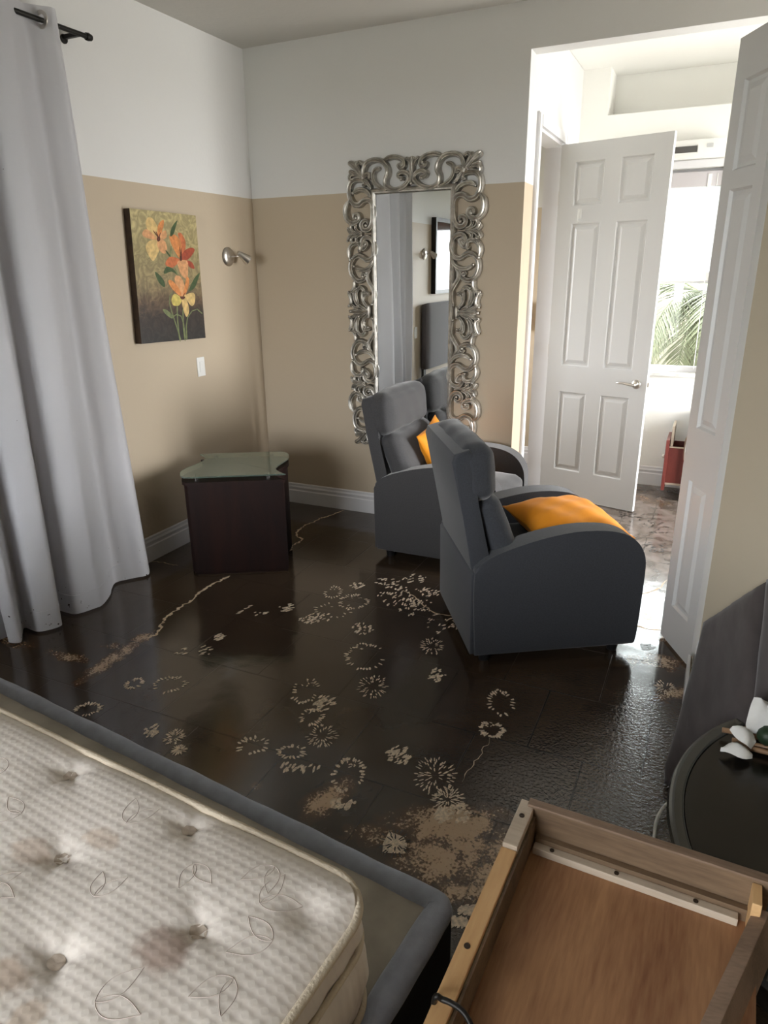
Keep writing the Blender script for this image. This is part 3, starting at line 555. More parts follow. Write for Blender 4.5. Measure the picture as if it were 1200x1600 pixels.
# window 1: hall window, lower sash clear, upper half behind a lowered sheer roller blind
w1 = thing('window_1', 'hall window with white frame, marble sill and palm fronds outside', 'window', (2.49, 1.52, .905)); struct(w1)
bm = B()
X0, X1, H = -.44, .44, 1.425
for (a, b_, c, d) in ((X0, X0 + .045, 0, H), (X1 - .045, X1, 0, H), (X0, X1, 0, .045), (X0, X1, H - .05, H), (X0, X1, .655, .715)):
    add_box(bm, (a, .070, c), (b_, .110, d), bev=.003)
obj('window_frame', bm, M_trim, w1)
obj('window_pane', box((X0 + .04, .088, .04), (X1 - .04, .092, H - .04)), M_glass, w1)
M_marble = mat('marble', (.72, .70, .66), .25, var=.25, vscale=18)
obj('window_sill', box((X0 - .03, -.03, -.025), (X1 + .02, .10, .002), bev=.004), M_marble, w1)
bm = B(); add_box(bm, (X1, -.012, -.02), (X1 + .055, .004, H + .05)); add_box(bm, (X0 - .055, -.012, -.02), (X0, .004, H + .05)); add_box(bm, (X0 - .055, -.012, H), (X1 + .055, .004, H + .05))
obj('window_casing', bm, M_trim, w1)
bl = thing('roller_blind', 'white sheer blind half lowered over the hall window', 'blind', (2.49, 1.555, 2.24))
m = bpy.data.materials.new('sheer'); m.use_nodes = True; nt = m.node_tree; bs = nt.nodes['Principled BSDF']; out = nt.nodes['Material Output']
tr = nt.nodes.new('ShaderNodeBsdfTranslucent'); tr.inputs['Color'].default_value = (.9, .92, .93, 1); mxs = nt.nodes.new('ShaderNodeMixShader'); mxs.inputs[0].default_value = .75
bs.inputs['Base Color'].default_value = (.85, .86, .87, 1); nt.links.new(bs.outputs[0], mxs.inputs[1]); nt.links.new(tr.outputs[0], mxs.inputs[2]); nt.links.new(mxs.outputs[0], out.inputs['Surface'])
bm = B(); P = []
for i in range(45):
    x = -.425 + .85 * i / 44; y = .004 * math.sin(i * 1.9); P.append((bm.verts.new((x, y, -.02)), bm.verts.new((x, y, -.60))))
for a, b_ in zip(P, P[1:]): bm.faces.new((a[0], b_[0], b_[1], a[1]))
obj('blind_cloth', bm, m, bl, True)
M_head = mat('blind_headrail', (.52, .49, .50), .4)
obj('head_rail', box((-.43, -.02, -.03), (.43, .025, .07), bev=.006), M_head, bl)
obj('bottom_rail', box((-.43, -.012, -.665), (.43, .012, -.60), bev=.004), M_plastic, bl)
bm = B(); add_box(bm, (.30, -.024, -.06), (.325, -.014, .05)); add_tube(bm, [(.36, -.02, .05), (.365, -.022, -.5), (.37, -.022, -1.30)], .0025, 6); add_tube(bm, [(.405, -.02, .05), (.405, -.022, -1.2)], .002, 6)
obj('pull_cord', bm, M_plastic, bl)
# wall air vent unit over the window
ac = thing('wall_vent_unit', 'white air vent box with a dark slot above the hall window', 'air vent', (2.60, 1.52, 2.385))
obj('housing', box((-.30, -.085, 0), (.275, -.001, .115), bev=.012), M_plastic, ac, True, 30)
obj('vent_slot', box((-.27, -.089, .035), (.10, -.080, .075)), mat('vent_dark', (.09, .085, .08), .5), ac)
bm = B(); add_box(bm, (-.27, -.094, .026), (.105, -.084, .034)); add_box(bm, (.105, -.094, .026), (.112, -.084, .078)); obj('louvre', bm, M_plastic, ac)
obj('control_panel', box((.16, -.088, .06), (.20, -.084, .085)), mat('grey_plastic', (.5, .5, .5), .4), ac)

# openings behind and beside the camera: white framed glazing
def glazing(nm, c, w, z0, z1, axis, n):
    o = thing(nm, 'white framed sliding window', 'window', c); struct(o); bm = B()
    def bx(a, b_, zc, zd):
        if axis == 'x': add_box(bm, (a, -.03, zc), (b_, .03, zd))
        else: add_box(bm, (-.03, a, zc), (.03, b_, zd))
    for i in range(n + 1): x = -w / 2 + (w - .05) * i / n; bx(x, x + .05, z0, z1)
    bx(-w / 2, w / 2, z0, z0 + .05); bx(-w / 2, w / 2, z1 - .05, z1); obj('window_frame', bm, M_trim, o)
glazing('window_2', (RWX, -6.56, 0), RWW, .1, 2.3, 'x', 2)
glazing('window_3', (4.96, REYC, 0), REW, .2, 2.3, 'y', 2)

# outdoors
M_lawn = mat('lawn', (.24, .24, .19), .9, var=.4, vscale=3)
M_bank = mat('dry_bank', (.075, .062, .040), .9, var=.5, vscale=2.2, bump=.5, bscale=8, bdist=.05)
gr = B(); 
for q in (((-30, -40, -.3), (30, -40, -.3), (30, 40, -.3), (-30, 40, -.3)),): gr.faces.new([gr.verts.new(p) for p in q])
struct(obj('ground', gr, M_lawn))
bk = B(); rows = []
rb = random.Random(5)
for j, (y, z) in enumerate(((4.6, -.3), (5.0, .25), (5.6, .75), (6.4, 1.15), (7.4, 1.35), (8.5, 1.4), (8.6, -.3))):
    rows.append([bk.verts.new((-2 + i * .5, y + rb.uniform(-.12, .12), z + (rb.uniform(-.1, .1) if 0 < j < 6 else 0))) for i in range(19)])
for a, b_ in zip(rows, rows[1:]):
    for i in range(18): bk.faces.new((a[i], a[i + 1], b_[i + 1], b_[i]))
tag(obj('earth_bank', bk, M_bank, smooth=True), 'pale brown earth bank seen through the hall window behind the palm', 'bank')
pt = thing('palm_tree', 'young palm with arching pale green fronds outside the hall window', 'palm', (2.80, 3.5, -.3))
M_frond = mat('frond', (.085, .092, .045), .6, var=.3, vscale=6); M_trunk = mat('palm_trunk', (.06, .055, .03), .8, bump=.6, bscale=30)
obj('trunk', tube(crom([(0, 0, 0), (.02, 0, .6), (-.02, 0, 1.2), (.0, 0, 1.75)], 5), [.09 - .002 * i for i in range(16)], 10), M_trunk, pt, True)
def frond(az, el, Lf, droop, seed):
    r = random.Random(seed); bm = B(); pts = []
    for i in range(22):
        t = i / 21; a = el - droop * t * 1.3
        pts.append((Lf * t, a))
    x = z = 0; P = []
    for i in range(22):
        P.append(Vector((x * math.cos(az), x * math.sin(az), 1.72 + z))); a = pts[i][1]; x += Lf / 21 * math.cos(a); z += Lf / 21 * math.sin(a)
    add_tube(bm, P, [.014 - .0005 * i for i in range(22)], 6)
    side = Vector((-math.sin(az), math.cos(az), 0))
    for i in range(2, 22):
        for q in (0, .5):
            p = P[i] if q == 0 else (P[i] + P[i - 1]) / 2
            ll = .42 * math.sin(PI * min(1, (i + 1) / 23) ** .7) + .08; t = (P[i] - P[i - 1]).normalized()
            for s in (-1, 1):
                d = (side * s * .8 + t * .75 + Vector((0, 0, -.35 + r.uniform(-.15, .1)))).normalized(); e = p + d * ll; w = t * .009
                mid = p + d * ll * .45 + Vector((0, 0, .02))
                v = [bm.verts.new(c) for c in (p - w, mid - w * 1.2, e, mid + w * 1.2, p + w)]; bm.faces.new(v)
    return obj('frond', bm, M_frond, pt)
for k, (az, el, lf, dr) in enumerate(((3.5, .5, 1.3, 1.5), (4.2, .3, 1.2, 1.6), (4.9, .35, 1.2, 1.7), (5.6, .5, 1.3, 1.5), (2.6, .6, 1.4, 1.3), (.4, .6, 1.4, 1.4), (1.5, .8, 1.4, 1.2), (3.9, -.1, 1.1, 1.2), (5.2, -.15, 1.2, 1.1), (4.55, -.3, 1.1, .9))):
    frond(az, el, lf, dr, k)
# ---------------- recliners ----------------
ARM = [(0, .055), (-.012, .30), (-.012, .455), (.004, .487), (.05, .522), (.143, .560), (.28, .598), (.42, .620), (.55, .618), (.64, .598), (.70, .560), (.738, .505), (.752, .44), (.752, .30), (.747, .125), (.738, .055)]
def armchair(label, loc, rz, fab):
    t = thing('recliner_armchair', label, 'armchair', loc, rz)
    prof = [(p.x, p.y) for p in crom([(a, b_, 0) for a, b_ in ARM], 3)]
    for s in (-1, 1):
        bm = prism(prof, lambda a, b_, s=s: Vector((a, s * .232, b_)), lambda a, b_, s=s: Vector((a, s * .338, b_)), .014)
        obj('armrest', bm, fab, t, True, 50)
    obj('base', xf(cushion(.345, .230, .15, .02, n=6), T(.365, 0, .205)), fab, t, True, 60)
    obj('footrest', xf(cushion(.03, .228, .165, .02, (.008, 0, 0), n=8), T(.715, 0, .235)), fab, t, True, 60)
    obj('seat_cushion', xf(cushion(.29, .228, .075, .05, (.012, 0, .03), n=12, wr=.0012, seed=2), T(.46, 0, .395)), fab, t, True)
    # back: wide upright shell leaning slightly rearward with two stuffed cushions in front
    up = [(-.014, .44), (-.062, .70), (-.112, .935), (-.102, .968), (-.04, .985), (-.012, .95), (.004, .75), (.030, .56), (.10, .44)]
    obj('back_shell', prism(up, lambda a, b_: Vector((a, -.300, b_)), lambda a, b_: Vector((a, .300, b_)), .016), fab, t, True, 50)
    low = [(-.020, .06), (-.024, .44), (-.014, .455), (-.002, .46), (-.002, .06)]
    obj('rear_panel', prism(low, lambda a, b_: Vector((a, -.325, b_)), lambda a, b_: Vector((a, .325, b_)), .006), fab, t, True, 50)
    obj('headrest_cushion', xf(cushion(.072, .300, .122, .055, (.020, .008, .018), n=16, wr=.0022, seed=5), T(.004, 0, .876) @ RY(-.10)), fab, t, True)
    obj('lumbar_cushion', xf(cushion(.062, .288, .150, .052, (.018, .0, .010), n=16, wr=.0022, seed=8), T(.092, 0, .622) @ RY(-.40)), fab, t, True)
    for x in (.06, .67):
        for y in (-.27, .27):
            obj('leg', xf(lathe([(0, 0), (.022, 0), (.024, .01), (.032, .062), (0, .062)], None, 16), T(x, y, 0)), M_blackplastic, t, True, 40)
    return t
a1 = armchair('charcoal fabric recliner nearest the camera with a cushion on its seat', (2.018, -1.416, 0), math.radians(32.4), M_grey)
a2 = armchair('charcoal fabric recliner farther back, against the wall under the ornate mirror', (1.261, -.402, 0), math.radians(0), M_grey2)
def pillow(label, M, s=.225, th=.075, seed=0, group=None):
    bm = B(); n = 22; top = []; bot = []; r = random.Random(seed); ph = r.uniform(0, 6)
    for i in range(n + 1):
        ra = []; rb_ = []
        for j in range(n + 1):
            u = -1 + 2 * i / n; v = -1 + 2 * j / n
            k = max(0, (1 - abs(u) ** 2.6) * (1 - abs(v) ** 2.6)) ** .62
            pin = 1 - .10 * (1 - abs(u * v)) * max(abs(u), abs(v)) ** 3
            x, y = u * s * pin, v * s * pin
            w = .004 * math.sin(9 * u + 5 * v + ph) * k + .003 * math.sin(14 * v - 6 * u + ph) * k
            ra.append(bm.verts.new((x, y, th * k + w + .002))); rb_.append(bm.verts.new((x, y, -th * k + w - .002)))
        top.append(ra); bot.append(rb_)
    for i in range(n):
        for j in range(n):
            bm.faces.new((top[i][j], top[i + 1][j], top[i + 1][j + 1], top[i][j + 1])); bm.faces.new((bot[i][j], bot[i][j + 1], bot[i + 1][j + 1], bot[i + 1][j]))
    for i in range(n):
        bm.faces.new((top[i][0], bot[i][0], bot[i + 1][0], top[i + 1][0])); bm.faces.new((top[i][n], top[i + 1][n], bot[i + 1][n], bot[i][n]))
        bm.faces.new((top[0][i], top[0][i + 1], bot[0][i + 1], bot[0][i])); bm.faces.new((top[n][i], bot[n][i], bot[n][i + 1], top[n][i + 1]))
    o = obj('cushion', bm, M_orange, None, True); o.matrix_world = M
    return tag(o, label, 'cushion', group)
Mc1 = T(2.018, -1.416, 0) @ RZ(math.radians(32.4)); Mc2 = T(1.261, -.402, 0)
pillow('orange velvet cushion lying on the seat of the nearest recliner', Mc1 @ T(.51, -.01, .545) @ RY(.03) @ RX(.10) @ RZ(.14), .225, .085, 1)
pillow('orange velvet cushion propped on the farther recliner, mostly hidden', Mc2 @ T(.25, .06, .60) @ RY(math.radians(66)) @ RZ(.18), .19, .06, 4)

# ---------------- side table with glass top ----------------
ns = thing('side_table', 'dark espresso box side table with a wavy glass top in the room corner', 'side table', (.397, -1.416, 0), math.radians(30.2))
OUT = [(.03, 0), (.30, 0), (.545, .0), (.552, .012), (.515, .075), (.505, .15), (.53, .24), (.565, .33), (.57, .42), (.545, .49), (.49, .52), (.25, .525), (.03, .525), (.02, .515), (.055, .45), (.06, .38), (.03, .29), (-.015, .20), (-.035, .12), (-.022, .04), (.0, .01)]
def wav(sc, off=0):
    P = crom([((a - .27) * sc + .27, (b_ - .26) * sc + .26, 0) for a, b_ in OUT], 4, True); return [(p.x, p.y) for p in P]
body = prism(wav(.955), lambda a, b_: Vector((a, b_, .012)), lambda a, b_: Vector((a, b_, .545)), .004)
obj('body', body, M_dwood, ns)
obj('top_board', prism(wav(.985), lambda a, b_: Vector((a, b_, .545)), lambda a, b_: Vector((a, b_, .565)), .004), M_dwood, ns)
obj('plinth', prism(wav(.93), lambda a, b_: Vector((a, b_, 0)), lambda a, b_: Vector((a, b_, .012))), M_dwood, ns)
obj('glass_top', prism(wav(1.0), lambda a, b_: Vector((a, b_, .592)), lambda a, b_: Vector((a, b_, .600)), .002), M_tglass, ns)
for x, y in ((.06, .06), (.46, .06), (.12, .46), (.46, .46)):
    obj('standoff', lathe([(0, .565), (.013, .565), (.013, .592), (0, .592)], T(x, y, 0), 16), M_chrome, ns, True, 40)

# ---------------- ornate mirror ----------------
mr = thing('ornate_mirror', 'tall mirror in a carved silver scrollwork frame hanging on the back wall', 'mirror', (1.194, 0, 1.42))
obj('mirror_glass', box((-.252, -.026, -.706), (.252, -.018, .706)), M_mirror, mr)
fr = B()
GX, GZ = .252, .706
lev = [(0, -.030), (.006, -.040), (.014, -.042), (.020, -.034), (.026, -.040), (.034, -.032), (.038, -.006)]
rg = []
for o, y in lev: rg.append([fr.verts.new(p) for p in ((-GX - o + .004, y, -GZ - o + .004), (GX + o - .004, y, -GZ - o + .004), (GX + o - .004, y, GZ + o - .004), (-GX - o + .004, y, GZ + o - .004))])
for r0, r1 in zip(rg, rg[1:]):
    for k in range(4): fr.faces.new((r0[k], r0[(k + 1) % 4], r1[(k + 1) % 4], r1[k]))
add_box(fr, (-GX - .02, -.017, -GZ - .02), (GX + .02, -.004, GZ + .02))
def ribbon(bm, pts, w, mx, mz, y0=-.004, h=.040, seedz=0):
    P = crom([(a * mx, b_ * mz, 0) for a, b_ in pts], 5); n = len(P); prev = None
    for i, p in enumerate(P):
        t = (P[min(n - 1, i + 1)] - P[max(0, i - 1)])
        if t.length < 1e-6: continue
        t.normalize(); nn = Vector((-t.y, t.x, 0)); f = i / (n - 1)
        tp = min(1, .45 + f * 6, .45 + (1 - f) * 3.0); ww = w * tp; hh = h * (.72 + .28 * tp)
        pr = [(-1, 0), (-1, .55), (-.78, .86), (-.45, .80), (0, 1.0), (.45, .80), (.78, .86), (1, .55), (1, 0)]
        ring = [bm.verts.new((p.x + nn.x * a * ww, y0 - hh * b_, p.y + nn.y * a * ww)) for a, b_ in pr]
        if prev:
            for k in range(len(pr) - 1): bm.faces.new((prev[k], prev[k + 1], ring[k + 1], ring[k]))
        else: bm.faces.new(ring)
        prev = ring
    bm.faces.new(prev[::-1])
    for q in (P[-1],): bmesh.ops.create_uvsphere(bm, u_segments=10, v_segments=6, radius=w * .62, matrix=T(q.x, y0 - h * .85, q.y))
sp = B()
for mx in (-1, 1):
    for mz in (-1, 1):
        for i, (w, pts) in enumerate(SCROLLS): ribbon(sp, pts, w * 1.12, mx, mz, h=.042 + .005 * (i % 3))
    for w, pts in PALM: ribbon(sp, pts, w * 1.12, mx, 1, h=.046)
obj('frame_moulding', fr, M_silver, mr)
obj('carved_scrollwork', sp, M_silver, mr, True, 38)

# ---------------- painting, lamp, switch on the left wall ----------------
pa = thing('canvas_painting', 'canvas painting of orange lilies on an olive and brown ground, left wall', 'painting', (0, 0, 0))
TL, TR, BR, BL = CANVAS
TLb, TRb, BRb, BLb = (-1.205, 2.005), (-.664, 2.000), (-.676, 1.283), (-1.238, 1.297)
def art_mat():
    m = bpy.data.materials.new('canvas_art'); m.use_nodes = True; nt = m.node_tree; n = nt.nodes; L = nt.links; b = n['Principled BSDF']; b.inputs['Roughness'].default_value = .5
    g = n.new('ShaderNodeNewGeometry'); s = n.new('ShaderNodeSeparateXYZ'); L.new(g.outputs['Position'], s.inputs[0])
    nz = n.new('ShaderNodeTexNoise'); nz.inputs['Scale'].default_value = 14; nz.inputs['Detail'].default_value = 7; nz.inputs['Distortion'].default_value = 2.2; L.new(g.outputs['Position'], nz.inputs['Vector'])
    ml = n.new('ShaderNodeMath'); ml.operation = 'MULTIPLY_ADD'; ml.inputs[1].default_value = .16; L.new(nz.outputs['Fac'], ml.inputs[0]); L.new(s.outputs['Z'], ml.inputs[2])
    mp = n.new('ShaderNodeMapRange'); mp.inputs['From Min'].default_value = 1.36; mp.inputs['From Max'].default_value = 2.08; L.new(ml.outputs[0], mp.inputs['Value'])
    rp = n.new('ShaderNodeValToRGB'); cr = rp.color_ramp
    cr.elements[0].position = 0; cr.elements[0].color = (.022, .020, .018, 1); cr.elements[1].position = 1; cr.elements[1].color = (.44, .36, .17, 1)
    for p, c in ((.22, (.035, .022, .016, 1)), (.34, (.12, .075, .04, 1)), (.48, (.27, .205, .10, 1)), (.7, (.33, .265, .12, 1))):
        e = cr.elements.new(p); e.color = c
    L.new(mp.outputs[0], rp.inputs['Fac'])
    wv = n.new('ShaderNodeTexNoise'); wv.inputs['Scale'].default_value = 11; wv.inputs['Detail'].default_value = 4; wv.inputs['Distortion'].default_value = 3.5; L.new(g.outputs['Position'], wv.inputs['Vector'])
    r2 = n.new('ShaderNodeMapRange'); r2.inputs['From Min'].default_value = .42; r2.inputs['From Max'].default_value = .66; r2.inputs['To Min'].default_value = .72; r2.inputs['To Max'].default_value = 1.22; L.new(wv.outputs['Fac'], r2.inputs['Value'])
    mx = n.new('ShaderNodeVectorMath'); mx.operation = 'SCALE'; L.new(rp.outputs['Color'], mx.inputs[0]); L.new(r2.outputs[0], mx.inputs['Scale']); L.new(mx.outputs[0], b.inputs['Base Color'])
    return m
cols = {'y': (.72, .50, .20), 'o': (.72, .27, .08), 'p': (.72, .36, .16), 'r': (.60, .17, .06), 'd': (.40, .07, .03), 'l': (.66, .53, .14), 'g': (.06, .10, .035), 's': (.20, .23, .10), 'k': (.12, .03, .015)}
cm = [art_mat()] + [mat('paint_' + k, c, .5, var=.35, vscale=40) for k, c in cols.items()]
M_cedge = mat('canvas_edge', (.055, .030, .018), .6, var=.5, vscale=20)
cm.append(M_cedge)
bm = B()
f4 = [bm.verts.new((.044, y, z)) for y, z in (TLb, TRb, BRb, BLb)]; b4 = [bm.verts.new((.001, y, z)) for y, z in (TLb, TRb, BRb, BLb)]
bm.faces.new(f4).material_index = 0
for k in range(4): bm.faces.new((f4[k], b4[k], b4[(k + 1) % 4], f4[(k + 1) % 4])).material_index = len(cm) - 1
bm.faces.new(b4[::-1])
order = list(cols)
for i, (c, P) in enumerate(PETALS):
    if len(P) > 7 and c == 's': Q = [Vector((0, y, z)) for y, z in P]
    else: Q = crom([(0, y, z) for y, z in P], 3, True)
    X = .0445 + .00004 * i
    try:
        f = bm.faces.new([bm.verts.new((X, q.y, q.z)) for q in Q]); f.material_index = 1 + order.index(c)
    except Exception: pass
me = bpy.data.meshes.new('canvas'); bm.to_mesh(me); bm.free()
for mm in cm: me.materials.append(mm)
co = bpy.data.objects.new('canvas', me); COL.objects.link(co); co.parent = pa
def sconce(label, y, z, face, group=None):
    s = thing('wall_spotlight', label, 'wall lamp', (0, y, z), 0, group)
    obj('wall_plate', lathe([(0, 0), (.058, 0), (.060, .006), (.052, .016), (.030, .022), (0, .023)], RY(PI / 2), 32), M_nickel, s, True, 50)
    obj('arm', tube([(.02, 0, 0), (.05, .012 * face, .0), (.072, .045 * face, .003)], .005, 8), M_nickel, s, True)
    d = Vector((.35, .75 * face, -.55)).normalized(); q = d.to_track_quat('Z', 'Y').to_matrix().to_4x4()
    hd = obj('lamp_head', lathe([(0, -.035), (.012, -.034), (.018, -.02), (.026, .02), (.034, .052), (.031, .053), (.024, .03), (0, .02)], T(.074, .055 * face, .006) @ q, 24), M_nickel, s, True, 50)
    obj('bulb', lathe([(0, .022), (.022, .035), (.018, .046), (0, .050)], T(.074, .055 * face, .006) @ q, 16), M_glass, hd, True)
    return s
sconce('nickel wall spotlight to the right of the lily painting', -.322, 1.772, 1)
sconce('nickel wall spotlight beyond the curtain, seen in the mirror', -3.20, 1.84, -1)
def switch(label, y, z, w=.072, h=.12):
    s = thing('switch_plate', label, 'switch', (0, y, z))
    obj('plate', box((.0005, -w / 2, -h / 2), (.006, w / 2, h / 2), bev=.002), M_plastic, s)
    obj('rocker', box((.006, -w * .22, -h * .28), (.010, w * .22, h * .28), bev=.002), M_plastic, s)
switch('white switch plate below the wall spotlight on the beige left wall', -.698, 1.103)
switch('white switch plate beside the wall headboard, seen in the mirror', -2.97, 1.03)
# ---------------- curtain and its rod ----------------
rod = thing('curtain_rod', 'black curtain rod high on the left wall', 'curtain rod', (.10, -2.1, 2.735))
obj('rod', tube([(0, -.95, 0), (0, .70, 0)], .011, 12), M_black, rod, True, 50)
obj('finial', lathe([(0, 0), (.016, 0), (.018, .012), (.014, .03), (0, .034)], T(0, .69, 0) @ RX(-PI / 2), 16), M_black, rod, True, 50)
obj('bracket', box((-.099, .635, -.012), (.0, .655, .006), bev=.003), M_black, rod)
obj('bracket_plate', lathe([(0, 0), (.020, 0), (.020, .006), (0, .008)], T(-.099, .645, -.01) @ RY(PI / 2), 16), M_black, rod, True, 40)
cu = thing('grommet_curtain', 'long white curtain with deep folds and mud-flecked hem on the left', 'curtain', (0, 0, 0))
hem = crom([(max(.045, a), b_, 0) for a, b_ in HEM], 8)
n = len(hem); rowsZ = [0.012, .10, .16, .4, .8, 1.2, 1.6, 2.0, 2.3, 2.55, 2.70, 2.79]
bm = B(); G = []
yt0, yt1 = -1.555, -2.70
for z in rowsZ:
    k = (z / 2.79) ** .8; row = []
    for i, p in enumerate(hem):
        f = i / (n - 1); yt = yt0 + (yt1 - yt0) * f; xt = .105 + (p.x - .115) * .62
        x = p.x * (1 - k) + xt * k + .006 * math.sin(3 * z + 11 * f); y = p.y * (1 - k) + yt * k
        row.append(bm.verts.new((x, y, z)))
    G.append(row)
for a, b_ in zip(G, G[1:]):
    for i in range(n - 1): bm.faces.new((a[i], a[i + 1], b_[i + 1], b_[i]))
bmesh.ops.solidify(bm, geom=bm.faces[:], thickness=.003)
c_ = obj('curtain_panel', bm, M_curtain, cu, True, 80)
obj('grommet', xf(lathe([(.020, 0), (.036, 0), (.036, .004), (.020, .004), (.020, 0)], None, 28), T(.108, -1.665, 2.735) @ RX(PI / 2)), M_nickel, cu, True, 40)
# hem stitch
st = B(); hp = G and None
add_tube(st, [Vector((p.x + .004, p.y, .115)) for p in [Vector((a.x * (1 - .076) + .1 * .076, a.y * .924 + (yt0 + (yt1 - yt0) * i / (n - 1)) * .076, 0)) for i, a in enumerate(hem)]], .0012, 5)
obj('hem_seam', st, M_curtain, cu)

# ---------------- things reflected in the mirror ----------------
pf = thing('framed_picture', 'black framed picture under glass above the wall headboard', 'picture', (0, -3.92, 1.82))
bm = B()
for (a, b_, c, d) in ((-.50, -.46, -.40, .40), (.46, .50, -.40, .40), (-.46, .46, -.40, -.36), (-.46, .46, .36, .40)): add_box(bm, (.001, a, c), (.055, b_, d))
obj('frame', bm, M_black, pf)
obj('print', box((.01, -.46, -.36), (.040, .46, .36)), mat('dark_print', (.10, .028, .018), .06, var=.7, vscale=5), pf)
hb = thing('wall_headboard', 'taupe upholstered headboard with a dark leg against the left wall', 'headboard', (.05, -3.88, 0))
obj('padded_panel', xf(cushion(.035, .80, .36, .03, (.012, 0, 0), n=10), T(0, 0, .97)), M_taupe, hb, True)
for y in (-.72, .75): obj('leg', box((-.03, y - .035, 0), (0, y + .035, .65)), M_black, hb)
# ---------------- bed: box spring and mattress ----------------
bx = thing('box_spring', 'box spring with grey-blue padded rim and dark sides under the mattress', 'box spring', (2.622, -3.155, 0), math.radians(-6.5))
M_rim = mat('blue_grey_rim', (.34, .375, .46), .85, bump=.35, bscale=260, var=.15, vscale=25, sheen=.3, bdist=.0015)
M_side = mat('dark_side_cloth', (.018, .018, .021), .8, bump=.3, bscale=200)
M_dust = mat('dusty_cover', (.42, .39, .34), .85, var=.3, vscale=7, bump=.2, bscale=25, bdist=.004)
def rrect(x0, y0, x1, y1, r, k=8):
    P = []
    for cx, cy, a0 in ((x1 - r, y1 - r, 0), (x0 + r, y1 - r, PI / 2), (x0 + r, y0 + r, PI), (x1 - r, y0 + r, 3 * PI / 2)):
        for i in range(k + 1): a = a0 + PI / 2 * i / k; P.append((cx + r * math.cos(a), cy + r * math.sin(a)))
    return P
obj('frame_box', prism(rrect(-2.03, -1.52, -.004, -.004, .035), lambda a, b_: Vector((a, b_, .02)), lambda a, b_: Vector((a, b_, .325)), .006), M_side, bx, True, 40)
rm = B(); loop = rrect(-2.005, -1.495, -.030, -.030, .02, 5)
dense = []
for i in range(len(loop)):
    a = Vector((*loop[i], 0)); b_ = Vector((*loop[(i + 1) % len(loop)], 0)); k = max(1, int((b_ - a).length / .02))
    for j in range(k): dense.append(a.lerp(b_, j / k))
rings = []; nd = len(dense)
for i, p in enumerate(dense):
    t = (dense[(i + 1) % nd] - dense[i - 1]).normalized(); nn = Vector((t.y, -t.x, 0))
    w = 1 + .035 * math.sin(i * .33) + .02 * math.sin(i * .9)
    ring = [rm.verts.new((p.x + nn.x * .031 * w * math.cos(a), p.y + nn.y * .031 * w * math.cos(a), .322 + .032 * w * math.sin(a))) for a in [2 * PI * q / 14 for q in range(14)]]
    rings.append(ring)
for i in range(nd):
    a, b_ = rings[i], rings[(i + 1) % nd]
    for q in range(14): rm.faces.new((a[q], a[(q + 1) % 14], b_[(q + 1) % 14], b_[q]))
obj('padded_rim', rm, M_rim, bx, True)
obj('dust_cover', box((-1.98, -1.47, .30), (-.05, -.05, .335), bev=.004), M_dust, bx)

MTX, MTY, MTA = 2.545, -3.432, math.radians(-4.9)
def to_local(x, y):
    dx, dy = x - MTX, y - MTY; c, s = math.cos(-MTA), math.sin(-MTA); return dx * c - dy * s, dx * s + dy * c
TUFT = [to_local(*p) for p in ((1.958, -3.609), (1.784, -3.433), (2.139, -3.452), (2.309, -3.631), (2.129, -3.77), (1.78, -3.72), (1.95, -3.93), (2.3, -3.95), (2.48, -3.80), (1.6, -3.60))]
STAINS = [(*to_local(2.285, -3.690), .060, .050, .55, (.28, .15, .10)), (*to_local(1.90, -3.63), .055, .038, .4, (.42, .27, .17)), (*to_local(2.005, -3.55), .055, .028, .42, (.42, .28, .17)),
          (*to_local(2.085, -3.825), .055, .036, .5, (.38, .24, .14)), (*to_local(2.17, -3.86), .03, .05, .4, (.42, .27, .15))]
mt = thing('mattress', 'white tufted pillow-top mattress with brown water stains', 'mattress', (MTX, MTY, .337), MTA)
M_tick = mattress_mat()
LX, LY, HT = 2.0, 1.5, .283
def msurf(x, y):
    z = HT
    e = min(-x, -y, x + LX, y + LY)
    z -= .018 * math.exp(-max(0, e - .0) / .028)
    z += .006 * math.sin(x * 9 + 1) * math.sin(y * 8)
    for (tx, ty) in TUFT:
        d = math.hypot(x - tx, (y - ty) * 1.15)
        if d < .25:
            a = math.atan2(y - ty, x - tx)
            z -= .014 * math.exp(-(d / .030) ** 2) + .010 * math.exp(-(d / .075) ** 1.5) * (1 + .28 * math.sin(5 * a + tx * 20))
    d = math.hypot(x + .075, y + .10)
    z -= .014 * math.exp(-(d / .035) ** 2)
    return z
bm = B(); nx, ny = 230, 170; R = .085; grid = []
def rc(u, v):
    px, py = (u * 2 - 1) * (LX / 2), (v * 2 - 1) * (LY / 2)
    cx = max(-(LX / 2 - R), min(LX / 2 - R, px)); cy = max(-(LY / 2 - R), min(LY / 2 - R, py)); dx, dy = px - cx, py - cy; m_ = max(abs(dx), abs(dy)); l_ = math.hypot(dx, dy)
    if l_ > 1e-9: dx *= m_ / l_; dy *= m_ / l_
    return cx + dx - LX / 2, cy + dy - LY / 2
def dens(t): return t ** .62 if False else 1 - (1 - t) ** 1.35
for i in range(nx + 1):
    row = []
    for j in range(ny + 1):
        x, y = rc(1 - (1 - i / nx) ** 1.4, 1 - (1 - j / ny) ** 1.3)
        row.append(bm.verts.new((x, y, msurf(x, y))))
    grid.append(row)
for i in range(nx):
    for j in range(ny): bm.faces.new((grid[i][j], grid[i + 1][j], grid[i + 1][j + 1], grid[i][j + 1]))
edge = [grid[i][0] for i in range(nx)] + [grid[nx][j] for j in range(ny)] + [grid[i][ny] for i in range(nx, 0, -1)] + [grid[0][j] for j in range(ny, 0, -1)]
prev = edge; ne = len(edge); acc_l = [0]
